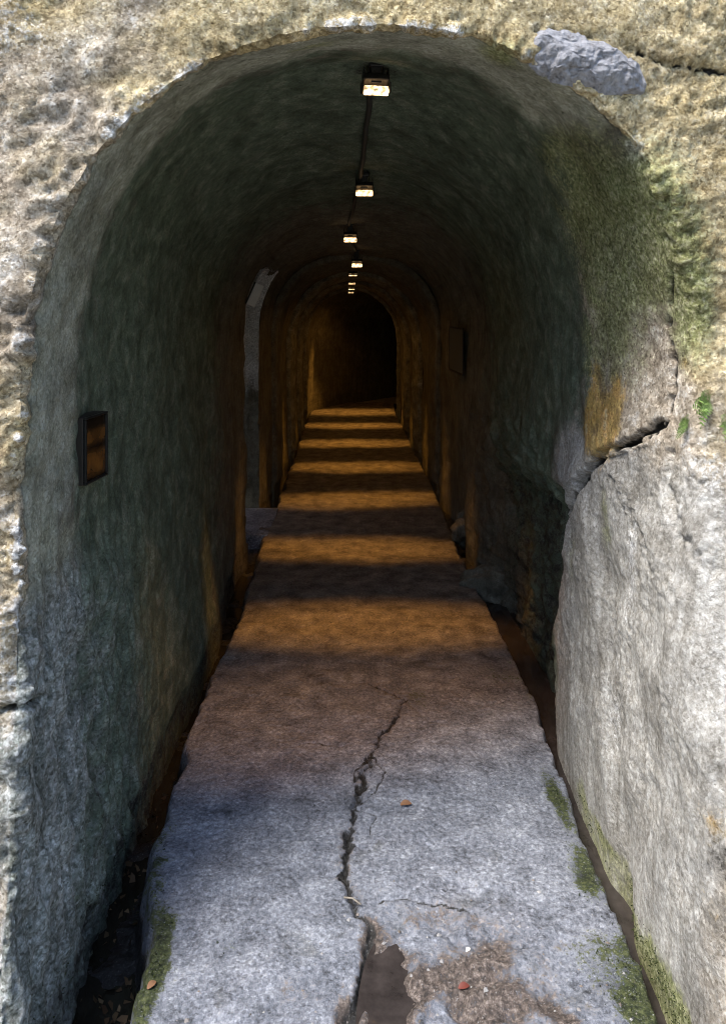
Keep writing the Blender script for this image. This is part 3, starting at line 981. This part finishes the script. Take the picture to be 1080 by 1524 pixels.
def floor_z(x, y):
    i = np.clip(np.searchsorted(gy, y) - 1, 0, len(gy) - 2)
    j = np.clip(((x - FX0) / 0.0062).astype(int), 0, len(gx) - 2)
    return FZ[i, j]


# slab across the gutter at the side opening
bm = bmesh.new()
add_box(bm, (-1.45, 5.99, -0.045), (1.52, 0.74, 0.11), 0.012)
bmesh.ops.subdivide_edges(bm, edges=bm.edges[:], cuts=5, use_grid_fill=True)
for v in bm.verts:
    p = np.array(v.co)[None]
    v.co += Vector((0.008 * float(fbm(p, 6, 2, off=3)[0]), 0.008 * float(fbm(p, 6, 2, off=5)[0]), 0.004 * float(fbm(p, 8, 2, off=7)[0])))
o = obj('threshold_slab', bm, M_FLOOR, smooth=True)
tag(o, 'flat stone slab bridging the left gutter at the daylit side opening', 'slab')

# ------------------------------------------------------------------ water
def water_material(name, col, rough):
    t = NT(name)
    n = t.noise(35, 3)
    nr = t.bump(n, 0.12, 0.004)
    m = t.con(t.noise(16, 6, 0.65), 2.0)
    return t.out(t.mix(m, tuple(x * 0.45 for x in col), tuple(x * 1.5 for x in col)), rough, nr, **{'Specular IOR Level': 0.5})


M_MUDW = water_material('muddy_water', (0.034, 0.028, 0.026), 0.05)
M_DARKW = water_material('dark_water', (0.016, 0.014, 0.010), 0.06)


def water_strip(name, xa, xb, ya, yb, zw, mat, n=40):
    ys = np.linspace(ya, yb, n)
    L = np.stack([np.full(n, 0.0) + xa(ys), ys, np.full(n, zw)], 1)
    Rr = np.stack([np.full(n, 0.0) + xb(ys), ys, np.full(n, zw)], 1)
    Vw = np.concatenate([L, Rr])
    k = np.arange(n - 1)
    return mesh_np(name, Vw, np.stack([k, k + n, k + n + 1, k + 1], 1), mat)


erf = lambda y: np.interp(y, [0.5, 1.82, 2.3, 2.6, 3.26, 3.9, 5.0, 7.2, 11.8], [0.69, 0.695, 0.692, 0.690, 0.722, 0.705, 0.655, 0.63, 0.5])
elf = lambda y: np.interp(y, [0.5, 1.82, 2.6, 5.59, 8.15, 11.2], [-0.52, -0.535, -0.655, -0.70, -0.73, -0.80])
o = water_strip('gutter_water', lambda y: erf(y) - 0.02, lambda y: erf(y) + 0.16, 0.6, 5.0, -0.082, M_MUDW)
tag(o, 'shallow muddy water in the narrow right-hand gutter', kind='structure')
o = water_strip('gutter_water', lambda y: elf(y) - 0.40, lambda y: elf(y) + 0.01, 0.6, 5.6, -0.195, M_DARKW)
tag(o, 'dark water standing in the wider left-hand gutter', kind='structure')
ang = np.linspace(0, 2 * np.pi, 60, endpoint=False)
pv = np.stack([0.06 + 0.078 * np.cos(ang), 1.80 + 0.29 * np.sin(ang), np.full(60, -0.0165)], 1)
pv = np.concatenate([[[0.06, 1.80, -0.0165]], pv])
pf = np.array([(0, 1 + k, 1 + (k + 1) % 60) for k in range(60)])
o = mesh_np('puddle', pv, pf, M_MUDW)
tag(o, 'small muddy puddle in the broken middle of the path', kind='structure')

# ------------------------------------------------------------------ loose stuff: moss, gravel, litter
def blades(name, pts, nrm, size, mat, spread=1.0, label=None, width=0.45):
    """little leaf-shaped blades standing on points"""
    n = len(pts)
    d = nrm * 0.8 + RNG.normal(size=(n, 3)) * 0.75 * spread
    d /= np.linalg.norm(d, axis=1)[:, None]
    t = np.cross(d, RNG.normal(size=(n, 3)))
    t /= np.linalg.norm(t, axis=1)[:, None] + 1e-9
    sz = size * RNG.uniform(0.5, 1.4, n)[:, None]
    a = pts - t * sz * width * 0.5
    b = pts + t * sz * width * 0.5
    c = pts + d * sz + t * sz * width * 0.2
    e = pts + d * sz * 0.6 - t * sz * width * 0.4
    Vb = np.stack([a, b, c, e], 1).reshape(-1, 3)
    k = np.arange(n) * 4
    o = mesh_np(name, Vb, np.stack([k, k + 1, k + 2, k + 3], 1), mat, {'tone': np.repeat(RNG.uniform(0, 1, n), 4)}, smooth=False)
    tag(o, label, kind='stuff')
    return o


def leaf_material(name, c0, c1, trans=0.0):
    t = NT(name)
    c = t.mix(t.attr('tone'), c0, c1)
    c = t.mix(t.math('MULTIPLY', t.noise(60, 2), 0.35), c, tuple(x * 0.4 for x in c0))
    return t.out(c, 0.7, **{'Specular IOR Level': 0.2})


M_MOSS = leaf_material('moss_green', (0.010, 0.016, 0.005), (0.055, 0.065, 0.018))
M_LITTER = leaf_material('dead_leaves', (0.05, 0.026, 0.012), (0.19, 0.13, 0.07))
M_FERN = leaf_material('fern_green', (0.10, 0.17, 0.035), (0.28, 0.40, 0.12))

prob = np.clip(FA['moss'] * (1 + 2.2 * f2 + 1.4 * f3) - 0.45, 0, 1) * (fy < 3.2) * (1 - hol) * (z > -0.13)
sel = RNG.random(len(prob)) < prob * 0.55
mp = np.stack([fx, fy, z], 1)[sel] + RNG.normal(size=(sel.sum(), 3)) * [0.003, 0.003, 0.0005]
blades('moss', mp, np.tile([0, 0, 1.0], (len(mp), 1)), 0.0065, M_MOSS, 1.0, 'short dark green moss along the gutters of the path')
# moss on the rock just above the gutter and on the damp upper jamb
Nn = N0f
mw = np.clip(A['moss'] - 0.35 + 0.6 * nH * A['moss'] + 0.4 * nM, 0, 1) * (Yv < 3.2) * (Zv > -0.06)
lw = 0.8 * left * np.exp(-((Zv + 0.02 + 0.05 * nM) / 0.06) ** 2) * (Yv < 2.6) * (Yv > 1.5) * (depth > 0) * np.clip(0.3 + nM, 0, 1)
sel = RNG.random(len(mw)) < np.clip(mw * np.where(Zv < 0.15, 0.75, 0.03) + lw * 0.35, 0, 1)
mp = V[sel] + RNG.normal(size=(sel.sum(), 3)) * 0.003
blades('moss', mp, Nn[sel] + np.array([0, 0, 0.4]), 0.0060, M_MOSS, 0.9, 'green moss growing on the damp rock of the tunnel mouth')


def grit(name, pts, size, mat, label):
    n = len(pts)
    base = np.array([[1, 0, 0], [-1, 0, 0], [0, 1, 0], [0, -1, 0], [0, 0, .7], [0, 0, -.7]], float)
    fc = np.array([[0, 2, 4], [2, 1, 4], [1, 3, 4], [3, 0, 4], [2, 0, 5], [1, 2, 5], [3, 1, 5], [0, 3, 5]])
    sz = size * RNG.lognormal(0, 0.5, n)
    jit = 1 + RNG.normal(size=(n, 6, 3)) * 0.22
    Vg = base[None] * jit * sz[:, None, None]
    a = RNG.uniform(0, 2 * np.pi, n)
    ca, sa = np.cos(a)[:, None], np.sin(a)[:, None]
    Vg = np.stack([Vg[..., 0] * ca - Vg[..., 1] * sa, Vg[..., 0] * sa + Vg[..., 1] * ca, Vg[..., 2]], 2) + pts[:, None, :]
    k = (np.arange(n) * 6)[:, None, None]
    o = mesh_np(name, Vg.reshape(-1, 3), (fc[None] + k).reshape(-1, 3), mat, {'tone': np.repeat(RNG.uniform(0, 1, n), 6)}, smooth=False)
    tag(o, label, kind='stuff')


def grit_material():
    t = NT('mixed_gravel')
    c = t.ramp(t.attr('tone'), [(0, (0.05, 0.045, 0.04)), (0.3, (0.17, 0.13, 0.10)), (0.6, (0.28, 0.27, 0.27)), (0.93, (0.30, 0.29, 0.28)), (1, (0.44, 0.43, 0.42))])
    return t.out(t.mix(t.math('MULTIPLY', t.noise(120, 3), 0.5), c, (0.1, 0.09, 0.08)), 0.8)


M_GRIT = grit_material()
pr = (0.010 * brk + 0.0012 * (fy < 2.4) + 0.004 * (fy < 2.0) * np.clip(f2, 0, 1) + 0.0015 * np.exp(-(dk_ / 0.04) ** 2)) * (np.maximum(gl, gr) < 0.2) * (1 - 0.9 * hol) * (fy < 3)
sel = RNG.random(len(pr)) < pr * 2.6
grit('gravel', np.stack([fx, fy, z], 1)[sel], 0.0026, M_GRIT, 'loose grit and small stones on the broken part of the path')
gut = (gl > 0.9) * (fx > el - 0.26) * (fy < 3.0) * np.clip(0.55 + f2, 0, 1) * (~thr)
sel = RNG.random(len(gut)) < gut * 0.055
lp = np.stack([fx, fy, np.maximum(z, -0.197)], 1)[sel] + [0, 0, 0.004]
blades('leaf_litter', lp, np.tile([0, 0, 0.2], (len(lp), 1)), 0.022, M_LITTER, 1.0, 'brown dead leaves and debris lying in the left gutter', width=0.7)

# ------------------------------------------------------------------ single leaves and twigs on the path
def fallen_leaf(px, py, size, rot, mat, label):
    c = fl(px, py)
    zf = float(floor_z(np.array([c[0]]), np.array([c[1]]))[0])
    bm = bmesh.new()
    n = 7
    rows = []
    for k in range(n):
        t = k / (n - 1)
        w = size * 0.30 * math.sin(math.pi * min(1, t * 0.92 + 0.06)) ** 0.8
        x = (t - 0.5) * size
        up = 0.12 * size * math.sin(t * 3)
        rows.append([bm.verts.new((x, -w, up + 0.22 * w)), bm.verts.new((x, 0, up)), bm.verts.new((x, w, up + 0.3 * w))])
    for a, b in zip(rows[:-1], rows[1:]):
        bm.faces.new((a[0], a[1], b[1], b[0]))
        bm.faces.new((a[1], a[2], b[2], b[1]))
    o = obj('fallen_leaf', bm, mat, smooth=True)
    o.location = (c[0], c[1], zf + 0.003)
    o.rotation_euler = (0.1, 0.05, rot)
    tag(o, label, 'leaf')
    return o


M_LEAFB = simple('tan_leaf', (0.20, 0.10, 0.05), 0.7, 0, 0.3, 90)
M_LEAFR = simple('red_leaf', (0.13, 0.03, 0.02), 0.6, 0, 0.3, 90)
M_LEAFW = simple('pale_leaf', (0.62, 0.60, 0.55), 0.7, 0, 0.1, 90)
fallen_leaf(604, 1201, 0.040, 0.2, M_LEAFB, 'small tan dry leaf lying alone on the grey path right of the crack')
fallen_leaf(690, 1463, 0.030, 0.3, M_LEAFR, 'red leaf on the broken muddy patch beside the puddle')
fallen_leaf(226, 1466, 0.028, 1.0, M_LEAFB, 'tiny orange leaf on the mossy left edge of the path')
fallen_leaf(696, 1408, 0.018, 0.8, M_LEAFW, 'pale leaf scrap on the mud above the red leaf')
bm = bmesh.new()
c0, c1 = fl(512, 1342), fl(537, 1352)
add_tube(bm, [(c0[0], c0[1], 0.012), ((c0[0] + c1[0]) / 2, (c0[1] + c1[1]) / 2 + 0.004, 0.016), (c1[0], c1[1], 0.011)], 0.0025, 6)
o = obj('twig', bm, simple('dry_twig', (0.24, 0.21, 0.17), 0.8), smooth=True)
tag(o, 'short pale twig lying across the crack in the path', 'twig')

# ------------------------------------------------------------------ rocks at the foot of the right wall
def rock_lump(name, c, size, seed, mat, label, cat, group=None, squash=(1, 1, 1), freq=3.0, sub=5, attrs=None, amp=0.35, tilt=0.0):
    bm = bmesh.new()
    bmesh.ops.create_icosphere(bm, subdivisions=sub, radius=1.0)
    vs = np.array([v.co[:] for v in bm.verts])
    d = 1 + amp * fbm(vs, freq * 0.4, 2, off=seed) + amp * 0.5 * ridged(vs, freq, 3, off=seed + 3) - amp * 0.5 + 0.03 * fbm(vs, freq * 5, 2, off=seed)
    vs = vs * d[:, None] * np.array(squash) * size
    for v, q in zip(bm.verts, vs):
        v.co = q
    o = obj(name, bm, mat, smooth=True)
    n = len(o.data.vertices)
    for k in ('ochre', 'white', 'lining', 'coat', 'pale', 'grey', 'algae', 'moss', 'stain', 'dirt_dark'):
        at = o.data.attributes.new(k, 'FLOAT', 'POINT')
        at.data.foreach_set('value', np.full(n, (attrs or {}).get(k, 0.0), dtype=np.float32))
    o.location = c
    o.rotation_euler = (0, tilt, seed)
    tag(o, label, cat, group)
    return o


rock_lump('rock', (0.80, 4.65, -0.03), 0.13, 1.3, M_ROCK, 'larger dark rock bulging from the right wall foot by the gutter', 'rock', 'rocks at the right wall foot', (0.75, 1.5, 1.1), 2.0, 5, {'lining': 1, 'dirt_dark': 0.3})
rock_lump('rock', (0.79, 5.6, 0.05), 0.12, 2.2, M_ROCK, 'small rock farthest along the foot of the right tunnel wall', 'rock', 'rocks at the right wall foot', (0.8, 1.4, 1.2), 2.4, 4, {'lining': 1, 'dirt_dark': 0.3})

# grey mortar patch above the right shoulder of the arch
def mortar_material():
    t = NT('grey_mortar')
    nB = t.noise(22, 7, 0.7)
    nC = t.noise(80, 5, 0.7)
    c = t.ramp(t.math('ADD', t.math('MULTIPLY', nB, 0.5), t.math('MULTIPLY', nC, 0.5)),
               [(0.36, (0.09, 0.085, 0.085)), (0.47, (0.25, 0.247, 0.26)), (0.58, (0.35, 0.348, 0.37)), (0.70, (0.46, 0.46, 0.48))])
    return t.out(c, 0.92, t.bump(t.math('ADD', nC, nB), 0.8, 0.012), **{'Specular IOR Level': 0.2})


M_MORT = mortar_material()
pl_ = [pick(*q, ymax=3) for q in ((780, 78), (825, 76), (875, 92), (925, 110), (962, 132))]
bm = bmesh.new()
nu, nv = 120, 70
rows = []
cum = np.linspace(0, 1, nu)
path = np.stack([np.interp(cum, np.linspace(0, 1, 5), [p[k] for p in pl_]) for k in range(3)], 1)
hwid = np.interp(cum, [0, 0.08, 0.3, 0.6, 0.85, 1.0], [0.028, 0.056, 0.074, 0.068, 0.050, 0.014])
GM = np.zeros((nu, nv, 3))
for i in range(nu):
    a = path[max(i - 2, 0)]
    b = path[min(i + 2, nu - 1)]
    t_ = (b - a) / np.linalg.norm(b - a)
    side = np.array([-t_[2], 0, t_[0]])
    for j in range(nv):
        q = (j / (nv - 1) - 0.5) * 2
        p = path[i] + side * q * hwid[i]
        bulge = 0.050 * max(0, 1 - abs(q) ** 3) * math.sin(math.pi * min(max(cum[i] * 0.96 + 0.02, 0), 1)) ** 0.5
        GM[i, j] = p + np.array([0, 0.022 - bulge, 0])
PM = GM.reshape(-1, 3)
wj = 0.5 + 0.5 * fbm(PM, 9, 2, off=77)
PM = PM + np.stack([0.016 * fbm(PM, 12, 3, off=71), -0.012 * fbm(PM, 17, 3, 0.55, off=72) - 0.006 * np.clip(fbm(PM, 48, 2, off=74), -0.2, 1), 0.016 * fbm(PM, 12, 3, off=73)], 1)
o = mesh_np('mortar_patch', PM, grid_faces(nu, nv), M_MORT)
tag(o, 'lumpy blue-grey mortar patch on the ochre rock above the right of the arch', 'mortar patch')

# ------------------------------------------------------------------ ferns on the right jamb
def frond(bm, base, d, up, L, n=9):
    d = Vector(d).normalized()
    up = Vector(up)
    sd = d.cross(up).normalized()
    pr = None
    for k in range(n + 1):
        t = k / n
        p = Vector(base) + d * L * t + Vector((0, 0, -0.35 * L * t * t)) + up * 0.15 * L * math.sin(t * 3)
        w = L * 0.30 * (math.sin(math.pi * min(1, 0.12 + 0.88 * t))) ** 0.8
        if pr is not None:
            q = (p - pr) * 0.5
            for sg in (-1, 1):
                tip = pr + sd * sg * w + q * 1.4 + up * 0.006
                a = bm.verts.new(pr)
                b = bm.verts.new(pr + q * 0.8)
                m1 = bm.verts.new(pr + sd * sg * w * 0.6 + q * 1.3)
                m0 = bm.verts.new(pr + sd * sg * w * 0.5 + q * 0.2)
                tp = bm.verts.new(tip)
                bm.faces.new((a, m0, tp, m1, b))
        pr = p


def fern(c, L, n, label, seed):
    rnd = random.Random(seed)
    root = empty('fern', c)
    tag(root, label, 'fern', 'ferns on the right jamb')
    for k in range(n):
        bm = bmesh.new()
        a = rnd.uniform(-1.3, 1.3) + math.pi
        d = (math.cos(a) * 0.7, -0.55, rnd.uniform(-0.9, 0.9))
        frond(bm, (rnd.uniform(-.01, .01), -.004, rnd.uniform(-.012, .012)), d, (0.25, -0.9, 0.3), L * rnd.uniform(0.6, 1.1))
        o = obj('frond', bm, M_FERN, root)
        at = o.data.attributes.new('tone', 'FLOAT', 'POINT')
        tn = rnd.random()
        at.data.foreach_set('value', np.full(len(o.data.vertices), tn, dtype=np.float32))
    return root


def surf(px, py):
    d = (CX + F * V[:, 0] / V[:, 1] - px) ** 2 + (CY - F * (V[:, 2] - HC) / V[:, 1] - py) ** 2 + 1e6 * (V[:, 1] > 3.2)
    i = np.argmin(d)
    return V[i] + N0f[i] * 0.004


fern(surf(1046, 597), 0.062, 14, 'bright green fern tuft in a crevice of the right jamb', 1)
fern(surf(1018, 630), 0.045, 11, 'yellow-green straggling fern below and left of the bright tuft', 2)
fern(surf(1077, 628), 0.045, 6, 'small fern at the right edge of the rock', 3)

# ------------------------------------------------------------------ ceiling lamps and their cable
LAMP_Y = [2.65 + 1.33 * k for k in range(8)]
LAMP_PX = [560, 542, 521, 531, 525, 523.5, 523, 522]
LAMP_PY = [134, 287, 357, 395, 412, 424, 432, 437]
LAMP_W = [24, 41, 34, 31, 30, 32, 32, 30]


def vault_z(x, y):
    ss_ = np.linspace(0.3, 0.7, 300)
    xs, zs_ = profile(ss_, np.full(300, y))
    return float(np.interp(x, xs, zs_))


lamp_labels = [
    'lit floodlight nearest the mouth of the tunnel, largest in the row on the vault',
    'second lit floodlight along the vault, where the dark cable from the first ends',
    'third lit floodlight, set left of the row, above the side opening',
    'fourth lit floodlight, the last one showing its full glowing face',
    'fifth ceiling lamp, showing only a thin bright sliver',
    'sixth ceiling lamp, a small sliver below the fifth',
    'seventh ceiling lamp, a faint speck deep in the tunnel',
    'eighth ceiling lamp, last of the row by the far bend']
for k, (ly, lpx, lpy) in enumerate(zip(LAMP_Y, LAMP_PX, LAMP_PY)):
    c = pt(lpx, lpy, ly)
    zc = vault_z(c[0], ly)
    root = empty('floodlight', (c[0], ly, zc), (0, 0, (0.14, 0.0, -0.04, 0.10, 0, 0.05, 0, 0)[k]))
    tag(root, lamp_labels[k], 'lamp', 'floodlights along the tunnel vault')
    drop = zc - c[2]                     # vault to the middle of the glass
    bm = bmesh.new()
    add_box(bm, (0, 0.01, -0.5 * (drop - 0.05)), (0.035, 0.02, drop - 0.05 + 0.05), 0.003)
    add_box(bm, (0, 0.01, 0.0), (0.050, 0.045, 0.020), 0.004)
    obj('bracket', bm, M_BLACK, root)
    tilt = Matrix.Rotation(R(-22), 3, 'X')
    bm = bmesh.new()
    hz = -(drop - 0.036)
    add_box(bm, (0, 0.020, hz), (0.092, 0.060, 0.024), 0.006, tilt)
    for q in range(6):
        add_box(bm, (-0.042 + q * 0.0168, 0.024, hz + 0.024), (0.004, 0.05, 0.020), 0.0, tilt)
    for sg in (-1, 1):
        add_box(bm, (sg * 0.048, 0.02, -drop + 0.012), (0.005, 0.05, 0.034), 0.001)
    obj('housing', bm, M_BLACK, root)
    bm = bmesh.new()
    if k < 4:
        add_box(bm, (0, 0.008, -drop), (0.088, 0.026, 0.026), 0.006, tilt)
    else:
        add_box(bm, (0, 0.016, -drop + 0.012), (0.080, 0.02, 0.006), 0.001)
    obj('lens', bm, M_LENS, root)
    ld = bpy.data.lights.new('lamp_light', 'SPOT')
    ld.energy = LAMP_W[k]
    ld.color = (1.0, 0.45, 0.08)
    ld.spot_size = R((60, 60, 62, 66, 68, 70, 70, 84)[k])
    ld.spot_blend = 1.0
    ld.shadow_soft_size = 0.05
    lo = bpy.data.objects.new('lamp_light', ld)
    lo.parent = root
    lo.location = (0, 0.02, -drop - 0.075)
    lo.rotation_euler = (R((13, 2, 0, 0, 0, 0, 0, 0)[k]), 0, 0)
    lo.scale = (1.0, (0.46, 0.33, 0.30, 0.30, 0.29, 0.28, 0.28, 0.35)[k], 1.0)          # a slit-shaped beam: wide across the tunnel, short along it
    C.objects.link(lo)
    gd = bpy.data.lights.new('lamp_spill', 'SPOT')   # what the glass scatters to the sides
    gd.energy = (0.3, 0.5, 0.55, 0.9, 1.0, 1.0, 0.95, 1.3)[k]
    gd.color = (1.0, 0.46, 0.10)
    gd.spot_size = R(150)
    gd.spot_blend = 0.8
    gd.shadow_soft_size = 0.04
    go = bpy.data.objects.new('lamp_spill', gd)
    go.parent = root
    go.location = (0, 0.02, -drop - 0.036)
    C.objects.link(go)

bm = bmesh.new()
pts = []
for y in np.linspace(2.70, 11.8, 150):
    x = np.interp(y, LAMP_Y, [pt(a, b, c_)[0] for a, b, c_ in zip(LAMP_PX, LAMP_PY, LAMP_Y)]) - 0.012
    nz = float(fbm(np.array([[y, 0.3, 0.7]]), 2.5, 2)[0])
    pts.append((x + 0.012 * nz, y, vault_z(x, y) - 0.012 + 0.006 * nz))
add_tube(bm, pts, 0.011, 8)
o = obj('cable', bm, M_CABLE, smooth=True)
tag(o, 'dark cable running along the crown of the vault from lamp to lamp', 'cable')

# ------------------------------------------------------------------ framed panel on the left wall
root = empty('picture_panel', (-0.835, 2.34, 1.262), (0, 0, R(-6)))
tag(root, 'small black framed panel with an amber picture on the left wall near the mouth', 'panel')
bm = bmesh.new()
H_, L_ = 0.200, 0.150
add_box(bm, (0.004, 0, 0), (0.040, L_, H_), 0.003)
obj('case', bm, simple('old_dark_wood', (0.022, 0.016, 0.011), 0.6, 0, 0.5, 45, 0.5), root)
bm = bmesh.new()
for sg in (-1, 1):
    add_box(bm, (0.029, 0, sg * (H_ / 2 - 0.004)), (0.010, L_ - 0.002, 0.007), 0.002)
    add_box(bm, (0.029, sg * (L_ / 2 - 0.004), 0), (0.0095, 0.007, H_ - 0.016), 0.002)
obj('frame', bm, M_BLACK, root)


def print_material():
    t = NT('amber_print')
    vec = t.map((9, 14, 9))
    n = t.noise(1.0, 5, 0.6, vec=vec)
    sp = t.n.new('ShaderNodeSeparateXYZ')
    t.link(t.P, sp.inputs[0])
    zb = t.math('ABSOLUTE', t.math('ADD', sp.outputs['Z'], 0.045))
    low_ = t.ss(zb, 0.052, 0.012)
    hi_ = t.math('MULTIPLY', t.ss(t.math('ABSOLUTE', t.math('SUBTRACT', sp.outputs['Z'], 0.035)), 0.032, 0.008), 0.55)
    f = t.math('MULTIPLY', t.math('MAXIMUM', low_, hi_), t.lerp(n, 0.3, 0.65, 0.2, 1.0))
    c = t.mix(f, (0.012, 0.007, 0.004), t.mix(n, (0.15, 0.048, 0.010), (0.26, 0.11, 0.025)))
    return t.out(c, 0.2, Coat_Weight=0.0) if False else t.out(c, 0.22)


bm = bmesh.new()
add_box(bm, (0.0255, 0, 0), (0.003, L_ - 0.014, H_ - 0.014))
obj('picture', bm, print_material(), root)

# ------------------------------------------------------------------ framed notice on the right wall, deep inside
yN = 5.75
xN = float(wall_right(np.array(yN), np.array(1.35)))
root = empty('framed_notice', (xN - 0.034, yN, 1.345), (0, 0, R(5)))
tag(root, 'dim framed notice hanging on the right wall deep in the tunnel', 'notice')
M_FRAME = simple('dark_wood', (0.03, 0.024, 0.016), 0.6, 0, 0.3, 50)
M_SHEET = simple('faded_sheet', (0.10, 0.095, 0.072), 0.6, 0, 0.12, 25)
bm = bmesh.new()
for sg in (-1, 1):
    add_box(bm, (-0.014, 0, sg * 0.165), (0.006, 0.50, 0.014), 0.001)
    add_box(bm, (-0.014, sg * 0.239, 0), (0.0055, 0.014, 0.314), 0.001)
obj('frame', bm, M_FRAME, root)
bm = bmesh.new()
add_box(bm, (-0.012, 0, 0), (0.004, 0.464, 0.314))
obj('sheet', bm, M_SHEET, root)

# ------------------------------------------------------------------ white sign by the side opening
cS = pt(380, 439, 5.45)
root = empty('wall_sign', tuple(cS), (0, R(24), R(8)))
tag(root, 'small white oblong sign tilted on the left wall beside the daylit opening', 'sign')
M_WHITE = simple('white_enamel', (0.62, 0.62, 0.62), 0.5, 0, 0.08, 30)
bm = bmesh.new()
add_box(bm, (0, 0, 0), (0.062, 0.03, 0.165), 0.004)
obj('plate', bm, M_WHITE, root)
bm = bmesh.new()
add_box(bm, (-0.037, 0.012, 0), (0.012, 0.05, 0.168), 0.002)
obj('bracket', bm, M_BLACK, root)
